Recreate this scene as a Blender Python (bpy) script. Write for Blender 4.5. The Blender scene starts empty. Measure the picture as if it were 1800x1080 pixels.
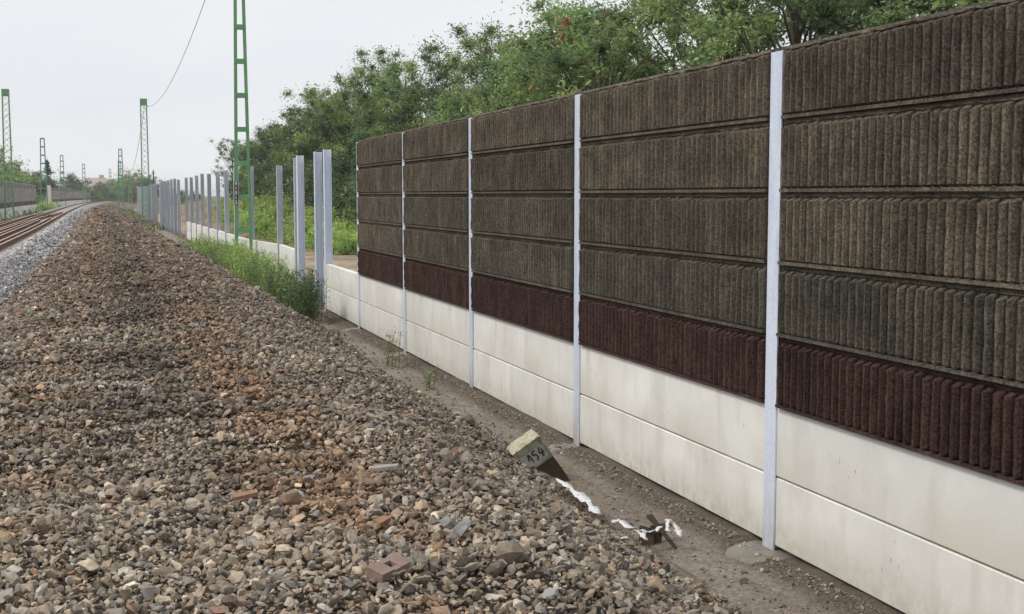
import bpy, math, random
import numpy as np
from mathutils import Vector, Matrix, Euler
random.seed(7); RNG = np.random.default_rng(11)
sc = bpy.context.scene; COL = sc.collection
R = math.radians

# ------------------------------------------------------------------ camera
EYE = 2.57
cam = bpy.data.cameras.new('camera'); co = bpy.data.objects.new('camera', cam); COL.objects.link(co)
cam.lens = 44.2; cam.sensor_width = 36; cam.clip_end = 6000; cam.clip_start = .1
co.location = (0, 0, EYE); co.rotation_euler = (R(90 - 5.07), 0, R(-17.625))
sc.camera = co
# ------------------------------------------------------------------ world (thin high overcast)
SUN_EL, SUN_AZ = R(50), R(266)          # azimuth measured from +Y clockwise: from across the tracks square on to the wall
w = bpy.data.worlds.new('World'); sc.world = w; w.use_nodes = True
nt = w.node_tree; nt.nodes.clear()
out = nt.nodes.new('ShaderNodeOutputWorld'); bg = nt.nodes.new('ShaderNodeBackground')
sky = nt.nodes.new('ShaderNodeTexSky'); sky.sky_type = 'NISHITA'; sky.sun_disc = False
sky.sun_elevation = SUN_EL; sky.sun_rotation = SUN_AZ
tc = nt.nodes.new('ShaderNodeTexCoord'); mp = nt.nodes.new('ShaderNodeMapping'); mp.inputs['Scale'].default_value = (1, 1, 3.2)
nz = nt.nodes.new('ShaderNodeTexNoise'); nz.inputs['Scale'].default_value = 2.6; nz.inputs['Detail'].default_value = 5
cr = nt.nodes.new('ShaderNodeValToRGB')
cr.color_ramp.elements[0].position = .3; cr.color_ramp.elements[0].color = (7.45, 7.65, 8.0, 1)
cr.color_ramp.elements[1].position = .72; cr.color_ramp.elements[1].color = (8.75, 8.88, 9.02, 1)
mx = nt.nodes.new('ShaderNodeMix'); mx.data_type = 'RGBA'; mx.inputs[0].default_value = .965
L = nt.links.new
L(tc.outputs['Generated'], mp.inputs[0]); L(mp.outputs[0], nz.inputs['Vector']); L(nz.outputs['Fac'], cr.inputs[0])
L(sky.outputs[0], mx.inputs[6]); L(cr.outputs[0], mx.inputs[7]); L(mx.outputs[2], bg.inputs[0])
bg.inputs[1].default_value = .089; L(bg.outputs[0], out.inputs[0])
# ------------------------------------------------------------------ sun (veiled)
sl = bpy.data.lights.new('sun', 'SUN'); so = bpy.data.objects.new('sun', sl); COL.objects.link(so)
sl.energy = 1.5; sl.angle = R(14); sl.color = (1, .96, .9)
d = Vector((math.sin(SUN_AZ) * math.cos(SUN_EL), math.cos(SUN_AZ) * math.cos(SUN_EL), math.sin(SUN_EL)))
so.rotation_euler = d.to_track_quat('Z', 'Y').to_euler()
vs = sc.view_settings; vs.view_transform = 'Standard'; vs.look = 'None'; vs.gamma = 1; vs.use_curve_mapping = False; vs.exposure = 0.3

# ------------------------------------------------------------------ helpers
def tag(o, label=None, cat=None, group=None, kind=None):
    if label: o['label'] = label
    if cat: o['category'] = cat
    if group: o['group'] = group
    if kind: o['kind'] = kind
    return o
def thing(name, label, cat, loc=(0, 0, 0), rz=0, group=None):
    o = bpy.data.objects.new(name, None); COL.objects.link(o); o.location = loc; o.rotation_euler = (0, 0, rz)
    o.empty_display_size = .2
    return tag(o, label, cat, group)
def link(name, me, parent=None, loc=(0, 0, 0), rot=(0, 0, 0)):
    o = bpy.data.objects.new(name, me); COL.objects.link(o); o.parent = parent; o.location = loc; o.rotation_euler = rot
    return o
def copy_tree(o, parent=None):
    c = o.copy(); COL.objects.link(c); c.parent = parent
    for ch in o.children: copy_tree(ch, c)
    return c
class MB:
    def __init__(s): s.v = []; s.f = []; s.m = []
    def add(s, vs_, fs, mi=0):
        b = len(s.v); s.v += [tuple(p) for p in vs_]; s.f += [tuple(i + b for i in f) for f in fs]; s.m += [mi] * len(fs)
    def box(s, a, b, mi=0):
        (x0, y0, z0), (x1, y1, z1) = a, b
        s.add([(x0,y0,z0),(x1,y0,z0),(x1,y1,z0),(x0,y1,z0),(x0,y0,z1),(x1,y0,z1),(x1,y1,z1),(x0,y1,z1)],
              [(0,3,2,1),(4,5,6,7),(0,1,5,4),(1,2,6,5),(2,3,7,6),(3,0,4,7)], mi)
    def bar(s, p, q, wd, th=None, up=(0, 0, 1), mi=0):
        p, q = Vector(p), Vector(q); th = th or wd; d = (q - p).normalized(); u = Vector(up)
        if abs(d.dot(u)) > .98: u = Vector((0, 1, 0))
        a = d.cross(u).normalized() * wd / 2; b = a.cross(d).normalized() * th / 2
        s.add([p-a-b,p+a-b,p+a+b,p-a+b,q-a-b,q+a-b,q+a+b,q-a+b], [(0,3,2,1),(4,5,6,7),(0,1,5,4),(1,2,6,5),(2,3,7,6),(3,0,4,7)], mi)
    def tube(s, pts, rs, n=6, mi=0, cap=True):
        pts = [Vector(p) for p in pts]; base = len(s.v); k = len(pts)
        for i, p in enumerate(pts):
            d = (pts[min(i+1,k-1)] - pts[max(i-1,0)]).normalized(); u = Vector((0,0,1)) if abs(d.z) < .9 else Vector((1,0,0))
            a = d.cross(u).normalized(); b = d.cross(a)
            for j in range(n):
                t = 2*math.pi*j/n; s.v.append(tuple(p + (a*math.cos(t) + b*math.sin(t)) * rs[i]))
        for i in range(k-1):
            for j in range(n):
                j2 = (j+1) % n; s.f.append((base+i*n+j, base+i*n+j2, base+(i+1)*n+j2, base+(i+1)*n+j)); s.m.append(mi)
        if cap:
            s.f.append(tuple(base+j for j in range(n))[::-1]); s.f.append(tuple(base+(k-1)*n+j for j in range(n))); s.m += [mi, mi]
    def mesh(s, name, mats, smooth=False):
        me = bpy.data.meshes.new(name); me.from_pydata(s.v, [], s.f)
        for m in (mats if isinstance(mats, (list, tuple)) else [mats]): me.materials.append(m)
        me.polygons.foreach_set('material_index', s.m)
        if smooth: me.polygons.foreach_set('use_smooth', [True]*len(s.f))
        me.update(); return me
    def obj(s, name, mats, parent=None, loc=(0,0,0), rot=(0,0,0), smooth=False): return link(name, s.mesh(name, mats, smooth), parent, loc, rot)
def np_mesh(name, V, F, mat, cols=None, smooth=False):
    me = bpy.data.meshes.new(name); V = np.asarray(V, np.float32); F = np.asarray(F, np.int32); k = F.shape[1]
    me.vertices.add(len(V)); me.vertices.foreach_set('co', V.ravel())
    me.loops.add(F.size); me.loops.foreach_set('vertex_index', F.ravel())
    me.polygons.add(len(F)); me.polygons.foreach_set('loop_start', np.arange(0, F.size, k, dtype=np.int32))
    me.update(calc_edges=True); me.validate()
    if smooth: me.polygons.foreach_set('use_smooth', np.ones(len(me.polygons), bool))
    if cols is not None:
        a = me.attributes.new('tint', 'FLOAT_COLOR', 'POINT'); c = np.ones((len(V), 4), np.float32); c[:, :3] = cols; a.data.foreach_set('color', c.ravel())
    me.materials.append(mat); return me

# ------------------------------------------------------------------ materials
def mat(name, c1, c2=None, scale=4, rough=.8, metal=0, bump=0, bscale=60, detail=6, lo=.35, hi=.65, c3=None, scale3=1, stretch=(1,1,1),
        rnd=0, attr=None, attr_type='GEOMETRY', spec=.35, gen=None):
    m = bpy.data.materials.new(name); m.use_nodes = True; t = m.node_tree; n = t.nodes; b = n['Principled BSDF']; lk = t.links.new
    b.inputs['Roughness'].default_value = rough; b.inputs['Metallic'].default_value = metal; b.inputs['Specular IOR Level'].default_value = spec
    c4 = lambda c: (*c, 1)
    tcn = n.new('ShaderNodeTexCoord'); oi = n.new('ShaderNodeObjectInfo')
    off = n.new('ShaderNodeVectorMath'); off.operation = 'SCALE'; cmb = n.new('ShaderNodeCombineXYZ')
    for i in range(3): lk(oi.outputs['Random'], cmb.inputs[i])
    lk(cmb.outputs[0], off.inputs[0]); off.inputs['Scale'].default_value = 37.3
    ad = n.new('ShaderNodeVectorMath'); ad.operation = 'ADD'; lk(tcn.outputs['Object'], ad.inputs[0]); lk(off.outputs[0], ad.inputs[1])
    mpp = n.new('ShaderNodeMapping'); mpp.inputs['Scale'].default_value = stretch; lk(ad.outputs[0], mpp.inputs[0])
    def noise(sc_, det=detail, vec=None):
        x = n.new('ShaderNodeTexNoise'); x.inputs['Scale'].default_value = sc_; x.inputs['Detail'].default_value = det; x.inputs['Roughness'].default_value = .6
        lk(vec or mpp.outputs[0], x.inputs['Vector']); return x.outputs['Fac']
    def rampf(f, lo, hi):
        r = n.new('ShaderNodeMapRange'); r.inputs[1].default_value = lo; r.inputs[2].default_value = hi; lk(f, r.inputs[0]); return r.outputs[0]
    def mix(f, a, bb, mode='MIX'):
        x = n.new('ShaderNodeMix'); x.data_type = 'RGBA'; x.blend_type = mode
        if isinstance(f, (int, float)): x.inputs[0].default_value = f
        else: lk(f, x.inputs[0])
        for s_, v in ((6, a), (7, bb)):
            if isinstance(v, tuple): x.inputs[s_].default_value = c4(v)
            else: lk(v, x.inputs[s_])
        return x.outputs[2]
    col = None
    if attr:
        at = n.new('ShaderNodeAttribute'); at.attribute_name = attr; at.attribute_type = attr_type; col = at.outputs['Color']
        if c2 is not None: col = mix(rampf(noise(scale), lo, hi), mix(1.0, col, c1, 'MULTIPLY'), mix(1.0, col, c2, 'MULTIPLY'))
    elif c2 is not None: col = mix(rampf(noise(scale), lo, hi), c1, c2)
    else:
        rg = n.new('ShaderNodeRGB'); rg.outputs[0].default_value = c4(c1); col = rg.outputs[0]
    if c3 is not None: col = mix(rampf(noise(scale3, 4, ad.outputs[0]), .48, .7), col, c3)
    if rnd:
        mr = n.new('ShaderNodeMapRange'); mr.inputs[3].default_value = 1 - rnd; mr.inputs[4].default_value = 1 + rnd; lk(oi.outputs['Random'], mr.inputs[0])
        hs = n.new('ShaderNodeHueSaturation'); lk(mr.outputs[0], hs.inputs['Value']); lk(col, hs.inputs['Color']); col = hs.outputs[0]
    if gen: col = gen(t, n, lk, ad.outputs[0], tcn, col, noise, rampf, mix)
    lk(col, b.inputs['Base Color'])
    if bump:
        bp = n.new('ShaderNodeBump'); bp.inputs['Strength'].default_value = 1; bp.inputs['Distance'].default_value = bump
        lk(noise(bscale, 5, tcn.outputs['Object']), bp.inputs['Height']); lk(bp.outputs[0], b.inputs['Normal'])
    return m

def concrete_gen(t, n, lk, vec, tcn, col, noise, rampf, mix):
    sep = n.new('ShaderNodeSeparateXYZ'); lk(tcn.outputs['Object'], sep.inputs[0])
    # vertical water streaks, pores, yellowed foot
    ms = n.new('ShaderNodeMapping'); ms.inputs['Scale'].default_value = (1, 2.6, .7); lk(vec, ms.inputs[0])
    col = mix(rampf(noise(1.1, 5, ms.outputs[0]), .50, .80), col, (.60, .58, .52))
    mz = n.new('ShaderNodeMapping'); mz.inputs['Scale'].default_value = (1, 30, 9); lk(vec, mz.inputs[0])
    v = n.new('ShaderNodeTexVoronoi'); v.inputs['Scale'].default_value = 1.0; lk(mz.outputs[0], v.inputs['Vector'])
    f = rampf(v.outputs['Distance'], .17, .07); g = rampf(noise(2.2, 3), .56, .66)
    mu = n.new('ShaderNodeMath'); mu.operation = 'MULTIPLY'; lk(f, mu.inputs[0]); lk(g, mu.inputs[1])
    col = mix(mu.outputs[0], col, (.19, .185, .17))
    col = mix(rampf(noise(.55, 4), .46, .66), col, mix(1.0, col, (.91, .90, .87), 'MULTIPLY'))
    geo = n.new('ShaderNodeNewGeometry'); sp = n.new('ShaderNodeSeparateXYZ'); lk(geo.outputs['Position'], sp.inputs[0])
    m3 = n.new('ShaderNodeMath'); m3.operation = 'MULTIPLY'; lk(rampf(sp.outputs['Z'], .26, .02), m3.inputs[0]); lk(rampf(noise(11, 6), .42, .6), m3.inputs[1])
    m4 = n.new('ShaderNodeMath'); m4.operation = 'MULTIPLY'; lk(m3.outputs[0], m4.inputs[0]); m4.inputs[1].default_value = .6
    col = mix(m4.outputs[0], col, (.36, .31, .25))
    z = rampf(sep.outputs['Z'], .34, -.05); m2 = n.new('ShaderNodeMath'); m2.operation = 'MULTIPLY'; lk(z, m2.inputs[0]); lk(rampf(noise(.9, 4), .36, .58), m2.inputs[1])
    return mix(m2.outputs[0], col, (.64, .61, .52))
def grit_gen(t, n, lk, vec, tcn, col, noise, rampf, mix):
    ms = n.new('ShaderNodeMapping'); ms.inputs['Scale'].default_value = (1, 6, .35); lk(vec, ms.inputs[0])
    col = mix(rampf(noise(1.6, 4, ms.outputs[0]), .45, .72), col, mix(1.0, col, (1.55, 1.5, 1.42), 'MULTIPLY'))
    v = n.new('ShaderNodeTexVoronoi'); v.inputs['Scale'].default_value = 95; lk(vec, v.inputs['Vector'])
    return mix(rampf(v.outputs['Color'], .2, 1.0), mix(1.0, col, (.55, .54, .53), 'MULTIPLY'), mix(1.0, col, (1.62, 1.6, 1.52), 'MULTIPLY'))
def zinc_gen(t, n, lk, vec, tcn, col, noise, rampf, mix):
    sep = n.new('ShaderNodeSeparateXYZ'); lk(tcn.outputs['Object'], sep.inputs[0])
    v = n.new('ShaderNodeTexVoronoi'); v.inputs['Scale'].default_value = 55; lk(vec, v.inputs['Vector'])
    col = mix(rampf(v.outputs['Color'], 0, 1), mix(1.0, col, (.90, .90, .91), 'MULTIPLY'), mix(1.0, col, (1.06, 1.06, 1.06), 'MULTIPLY'))
    ms = n.new('ShaderNodeMapping'); ms.inputs['Scale'].default_value = (9, 9, .8); lk(vec, ms.inputs[0])
    col = mix(rampf(noise(1.2, 5, ms.outputs[0]), .55, .8), col, (.50, .54, .62))
    f = n.new('ShaderNodeMath'); f.operation = 'MULTIPLY'; lk(rampf(sep.outputs['Z'], .42, .02), f.inputs[0]); lk(rampf(noise(9, 4), .3, .65), f.inputs[1])
    return mix(f.outputs[0], col, (.36, .32, .27))
M = {}
M['concrete'] = mat('concrete', (.84, .83, .785), (.74, .73, .685), 1.4, .85, bump=.0016, bscale=45, gen=concrete_gen, rnd=.07)
M['grit'] = mat('wood_grit_brown', (.138, .118, .094), (.086, .073, .059), 3, .95, bump=.0034, bscale=120, gen=grit_gen, rnd=.22, spec=.15)
M['grit_green'] = mat('wood_grit_green', (.128, .116, .094), (.084, .076, .062), 3, .95, bump=.0034, bscale=120, gen=grit_gen, rnd=.15, spec=.15)
M['grit_red'] = mat('wood_grit_maroon', (.078, .046, .040), (.050, .030, .026), 3, .95, bump=.0034, bscale=120, gen=grit_gen, rnd=.12, spec=.15)
M['zinc'] = mat('galvanized_steel', (.70, .77, .90), (.63, .69, .81), 5, .5, .04, stretch=(1, 1, .25), c3=(.74, .78, .86), scale3=.8, rnd=.06, gen=zinc_gen)
M['zinc_dull'] = mat('dull_zinc', (.56, .60, .66), (.47, .51, .57), 4, .55, .12, stretch=(1, 1, .3), rnd=.12, gen=zinc_gen)
M['green'] = mat('green_paint', (.13, .325, .14), (.17, .36, .175), 3, .6, rnd=.05)
M['green_mid'] = mat('weathered_green_paint', (.12, .25, .14), (.15, .27, .17), 3, .6)
M['green_pale'] = mat('pale_green_paint', (.16, .30, .19), (.20, .33, .24), 3, .6)
M['dark'] = mat('dark_gap', (.03, .028, .025), rough=.95)
M['cement'] = mat('cement', (.30, .275, .24), (.21, .19, .165), 9, .95, bump=.004, bscale=40, c3=(.16, .14, .11), scale3=3)
M['wire'] = mat('wire', (.10, .10, .11), rough=.6)
M['rail'] = mat('rusty_rail', (.20, .105, .065), (.13, .07, .048), 3, .75, stretch=(1, .2, 1))
M['railtop'] = mat('rail_head', (.44, .31, .22), (.36, .25, .18), 2, .5, .2, stretch=(1, .1, 1))
M['sleeper'] = mat('sleeper', (.62, .58, .54), (.5, .46, .42), 6, .9)
M['stone'] = mat('stone', (.66, .65, .64), (1.28, 1.26, 1.22), 3.2, .9, bump=.005, bscale=5, attr='tint', attr_type='INSTANCER', spec=.25, lo=.3, hi=.7)
M['bed'] = mat('bed_underlay', (.7, .7, .7), (1.15, 1.12, 1.08), 14, .95, bump=.02, bscale=18, attr='tint', spec=.2)
M['soil'] = mat('soil', (.72, .72, .72), (1.2, 1.18, 1.15), 22, .95, bump=.022, bscale=34, detail=9, attr='tint', spec=.2)
M['bark'] = mat('bark', (.10, .085, .07), (.06, .05, .042), 6, .95, stretch=(1, 1, .3), bump=.01, bscale=20)
M['roof'] = mat('roof_tile', (.46, .36, .32), (.40, .32, .29), 5, .9)
M['roofgrey'] = mat('grey_roof', (.42, .44, .48), (.36, .38, .42), 3, .8)
M['plaster'] = mat('plaster', (.55, .50, .44), (.5, .46, .40), 2, .9)
M['pane'] = mat('window_glass', (.06, .07, .09), rough=.15)

def leafmat(name, trans=.5, sat=.97):
    m = bpy.data.materials.new(name); m.use_nodes = True; t = m.node_tree; n = t.nodes; lk = t.links.new; b = n['Principled BSDF']
    at = n.new('ShaderNodeAttribute'); at.attribute_name = 'tint'; oi = n.new('ShaderNodeObjectInfo')
    hs = n.new('ShaderNodeHueSaturation'); hs.inputs['Saturation'].default_value = sat
    mr = n.new('ShaderNodeMapRange'); mr.inputs[3].default_value = 1.5; mr.inputs[4].default_value = 2.05; lk(oi.outputs['Random'], mr.inputs[0]); lk(mr.outputs[0], hs.inputs['Value'])
    lk(at.outputs['Color'], hs.inputs['Color']); lk(hs.outputs[0], b.inputs['Base Color']); b.inputs['Roughness'].default_value = .6; b.inputs['Specular IOR Level'].default_value = .3
    tr = n.new('ShaderNodeBsdfTranslucent'); lk(hs.outputs[0], tr.inputs[0]); ms = n.new('ShaderNodeMixShader'); ms.inputs[0].default_value = trans
    lk(b.outputs[0], ms.inputs[1]); lk(tr.outputs[0], ms.inputs[2]); lk(ms.outputs[0], n['Material Output'].inputs[0]); return m
M['leaf'] = leafmat('leaf')

# ------------------------------------------------------------------ line of the railway and relief
KY = np.array([-50, 0, 50, 75, 100, 140, 190, 230, 290, 345, 394, 450, 520, 600, 700, 900.])
KC = np.array([0, 0, 0, -.2, -.5, -.85, -1.1, -1.15, -.4, 1.1, 3.0, 6.3, 12, 19.5, 31, 58.])
_yy = np.linspace(-60, 950, 1011); _cc = np.interp(_yy, KY, KC)
_cc = np.convolve(np.pad(_cc, 15, mode='edge'), np.ones(31)/31, 'valid')
def cx(y): return np.interp(y, _yy, _cc)
def vnoise(x, y, s, seed=0):
    x = np.asarray(x, float)*s; y = np.asarray(y, float)*s; xi = np.floor(x); yi = np.floor(y); fx = x-xi; fy = y-yi
    def h(a, b):
        t = np.sin(a*127.1 + b*311.7 + seed*74.7)*43758.5453; return t - np.floor(t)
    fx = fx*fx*(3-2*fx); fy = fy*fy*(3-2*fy)
    return (h(xi,yi)*(1-fx)+h(xi+1,yi)*fx)*(1-fy) + (h(xi,yi+1)*(1-fx)+h(xi+1,yi+1)*fx)*fy
def fbm(x, y, s, seed=0, o=4):
    r = 0; a = .5
    for i in range(o): r = r + a*vnoise(x, y, s*2**i, seed+i*3); a *= .5
    return r
PX = np.array([-15.2, -14.5, -9.5, -7.2, -6.2, -5.6, -2.72, -1.95, -1.3, .2, 1.85, 2.25, 3.6, 3.85, 4.15])
PZ = np.array([-.2, .3, .3, .45, .86, .9, .9, .62, .9, .97, .97, .88, .10, .0, -.15])
def sm(x, a, b): t = np.clip((x-a)/(b-a), 0, 1); return t*t*(3-2*t)
def bed_z(x, y):
    u = x - cx(y); u2 = u + .35*(fbm(x, y, .45, 5) - .47)*np.clip((u-.5), 0, 1)*2
    f = np.clip((y-38)/36, 0, 1); u2 = u2 + .30*np.clip((9.0-y)/2.4, 0, 1)*np.clip((u-1.2)/.8, 0, 1) + .55*f*np.clip((u-.8)/1.0, 0, 1)
    z = np.interp(u2, PX, PZ); z = z - .22*f*np.clip((u+1.2)/1.5, 0, 1)*np.clip(z*1.5, 0, 1)
    on = np.clip((u2 + 2.4)/1, 0, 1) * np.clip((4.0-u2)/.8, 0, 1)
    z = z + .035*np.sin(2*np.pi*y/.62 + .8*np.sin(y*.7))*np.exp(-((u-.25)/1.15)**4)*sm(y, 5, 9)
    z = z - .13*np.exp(-((x-3.28)**2+(y-10.15)**2)/.09)
    return z + on*(.16*(fbm(x, y, .8, 1)-.47) + .10*(fbm(x, y, 2.6, 9)-.47))
def ground_z(x, y):
    x = np.asarray(x, float); y = np.asarray(y, float); u = x - cx(y)
    foot = np.interp(y, [0, 50, 62, 80, 120, 200, 260, 400], [11.5, 12, 10.8, 8.3, 7.6, 7.4, 14, 30])
    rise = np.interp(y, [-50, 55, 75, 100, 170, 240], [1.2, 1.2, 3.2, 3.4, 3.0, .5])
    bank = np.clip((u-foot)*.55, 0, None); bank = rise*(1-np.exp(-bank/np.maximum(rise, .1)))
    z = bank + np.where(u > 5.2, .25*(fbm(x, y, .5, 3)-.45)*np.clip((u-5.2)/3, 0, 1), 0)
    near = np.clip((u-3.3)/.3, 0, 1)*np.clip((5.6-u)/.5, 0, 1)
    z = z + near*(.07*(fbm(x, y, .9, 21)-.47) + .03*(fbm(x, y, 5, 23)-.47)) - near*.03*np.exp(-((u-4.15)/.12)**2)
    z = z + .022*np.clip((u-4.25)/.14, 0, 1)*np.clip((4.9-u)/.3, 0, 1)*(.4+fbm(x, y, 1.5, 31))*(np.abs(((y-.03) % 4) - 2) < 1.72)   # soil banked under the planks, open at the posts
    far = np.clip((y-300)/600, 0, 1); return z + far*2.0*(fbm(x, y, .004, 40)-.3)

def grid_obj(name, xs, ys, zf, colf, m, kind='structure', curved=False):
    X, Y = np.meshgrid(xs, ys)
    if curved: X = X + cx(Y)
    Z = zf(X, Y); V = np.stack([X, Y, Z], -1).reshape(-1, 3); nx, ny = len(xs), len(ys)
    i = (np.arange(ny-1)[:, None]*nx + np.arange(nx-1)[None]).ravel()
    o = link(name, np_mesh(name, V, np.stack([i, i+1, i+nx+1, i+nx], -1), m, colf(X, Y).reshape(-1, 3), True)); return tag(o, kind=kind)
def lerp(a, b, t): return np.asarray(a)*(1-t[..., None]) + np.asarray(b)*t[..., None]
def sm(x, a, b): t = np.clip((x-a)/(b-a), 0, 1); return t*t*(3-2*t)

def ground_col(X, Y):
    u = X - cx(Y); n1 = fbm(X, Y, .8, 50); n2 = fbm(X, Y, 5, 51); n3 = fbm(X, Y, .25, 52)
    c = lerp((.235, .20, .165), (.33, .285, .24), sm(n1*.6+n2*.4, .35, .6))
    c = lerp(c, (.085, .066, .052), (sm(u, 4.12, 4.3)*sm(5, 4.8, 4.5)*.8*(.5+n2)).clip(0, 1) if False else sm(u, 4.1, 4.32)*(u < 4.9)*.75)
    sand = lerp((.46, .38, .28), (.28, .205, .145), sm(n1*.6+n2*.4, .36, .6)); sand = lerp(sand, (.25, .175, .12), sm(u, 6.8, 7.8)*.8*(Y > 60)); c = lerp(c, sand, sm(u, 5.0, 5.6))
    green = lerp((.07, .10, .03), (.16, .17, .06), sm(n2, .3, .65))
    c = lerp(c, green, sm(u, 9.0, 10.5)*sm(n3, .28, .42)*.85*(Y < 75) + sm(u, 6.6, 7.6)*sm(n1*.5+n3*.5, .42, .52)*.75*(Y >= 75))
    c = lerp(c, green, sm(u, 13, 16)); c = lerp(c, green, sm(-u, 9.5, 11)*.9)
    c = lerp(c, green, sm(Y, 150, 230)*sm(n3, .25, .45)*.8*(u > 0)); c = lerp(c, green, sm(Y, 380, 460)); return c
xs = np.unique(np.round(np.concatenate([[-1800, -900, -450, -220, -110, -60, -35, -22, -16], np.arange(-14, 3.2, 2), np.arange(3.2, 5.3, .05), np.arange(5.4, 9, .25), np.arange(9, 24, .6), [26, 30, 36, 44, 60, 90, 150, 260, 450, 900, 1800]]), 3))
ys = np.unique(np.round(np.concatenate([[-300, -120, -50, -20, -8, 0, 3], np.arange(4, 20, .06), np.arange(20, 34, .12), np.arange(34, 60, .35), np.arange(60, 190, 1.2), np.arange(190, 480, 8), [500, 560, 640, 800, 1000, 1500, 2200, 3500]]), 3))
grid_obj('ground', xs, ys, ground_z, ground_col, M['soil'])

def stone_tint(X, Y, n):
    """colour of the stone itself: fresh grey ballast on the left track, old brown ballast with rust and soot marks on the lifted one"""
    u = X - cx(Y); n1 = fbm(X, Y, .7, 60); n2 = fbm(X, Y, 2.2, 61); n3 = fbm(X, Y, .18, 62)
    old = lerp((.335, .283, .225), (.250, .208, .166), sm(n1, .35, .6))
    far = lerp((.160, .118, .088), (.225, .172, .130), sm(n2, .35, .62)); old = lerp(old, far, sm(Y, 10, 27)*.85)
    soot = (np.exp(-((u-.28)/.45)**2)*sm(n1+.25*n2, .38, .64)*.5 + .26*np.exp(-((u-.25)/1.1)**4)*(.5-.5*np.sin(2*np.pi*Y/.62 + .8*np.sin(Y*.7))))*sm(Y, 6.5, 12); soot = np.clip(soot, 0, .6); old = lerp(old, (.10, .082, .07), soot)
    rust = np.exp(-((u-1.05)/.38)**2)*sm(n2, .36, .56)*sm(22-Y, 0, 8) + .8*np.exp(-((u+.55)/.3)**2)*sm(n2, .42, .6)
    old = lerp(old, (.31, .19, .115), np.clip(rust*.7, 0, .62))
    pale = sm(-u, .7, 1.7)*sm(n2, .3, .6)*.7; old = lerp(old, (.335, .295, .248), pale)
    slope = sm(u, 1.7, 2.3); old = lerp(old, (.250, .212, .174), slope*.6)
    grey = lerp((.41, .405, .415), (.34, .335, .35), sm(n2, .35, .6))
    g = sm(-u + .5*(n1-.47) + .3*(n3-.47), 1.75, 2.15)
    g = np.maximum(g, 0); c = lerp(old, grey, g); dust = sm(-u, 2.55, 2.7)*(u > -3.2); c = lerp(c, (.55, .53, .53), dust*.8); return c
xs = np.unique(np.round(np.concatenate([[-15.2, -14.5, -12, -9.5, -7.2, -6.2, -5.6, -4.5, -3.5], np.arange(-2.9, 4.2, .1)]), 3))
ys = np.unique(np.round(np.concatenate([[-30, -10, 0, 3], np.arange(3.5, 30, .12), np.arange(30, 80, .4), np.arange(80, 200, 1.5), np.arange(200, 720, 6)]), 3))
def under(X, Y): return lerp(under_shade(X, Y), (.23, .19, .155), sm(X-cx(Y), 2.95, 3.2))
def under_shade(X, Y): return stone_tint(X, Y, 0)*.22*(1-sm(Y, 60, 160)[..., None]) + stone_tint(X, Y, 0)*.85*sm(Y, 60, 160)[..., None]  # near bed darkened: shade between the stones painted into the sheet, fading out far off
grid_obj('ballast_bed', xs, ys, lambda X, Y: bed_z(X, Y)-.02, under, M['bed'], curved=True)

# ------------------------------------------------------------------ ballast stones (uncountable: one object)
from bmesh import ops as bops
import bmesh
def stone_mesh(name, seed, n=11, flat=1.0):
    r = np.random.default_rng(seed); bm = bmesh.new()
    for i in range(n):
        v = r.normal(size=3); v /= np.linalg.norm(v); v *= r.uniform(.8, 1.05); v = v*np.array([1, r.uniform(.7, .95), flat*.75])
        bm.verts.new(v*.5)
    res = bops.convex_hull(bm, input=bm.verts); bops.delete(bm, geom=list({g for g in res['geom_interior']+res['geom_unused'] if isinstance(g, bmesh.types.BMVert)}), context='VERTS')
    me = bpy.data.meshes.new(name); bm.to_mesh(me); bm.free(); me.materials.append(M['stone']); return me
proto = bpy.data.collections.new('stone_kinds')
for i in range(12):
    o = bpy.data.objects.new('stone_kind', stone_mesh('stone_kind', 100+i, 12+i % 5, (1, .75, 1.1, .6)[i % 4])); proto.objects.link(o)
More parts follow.
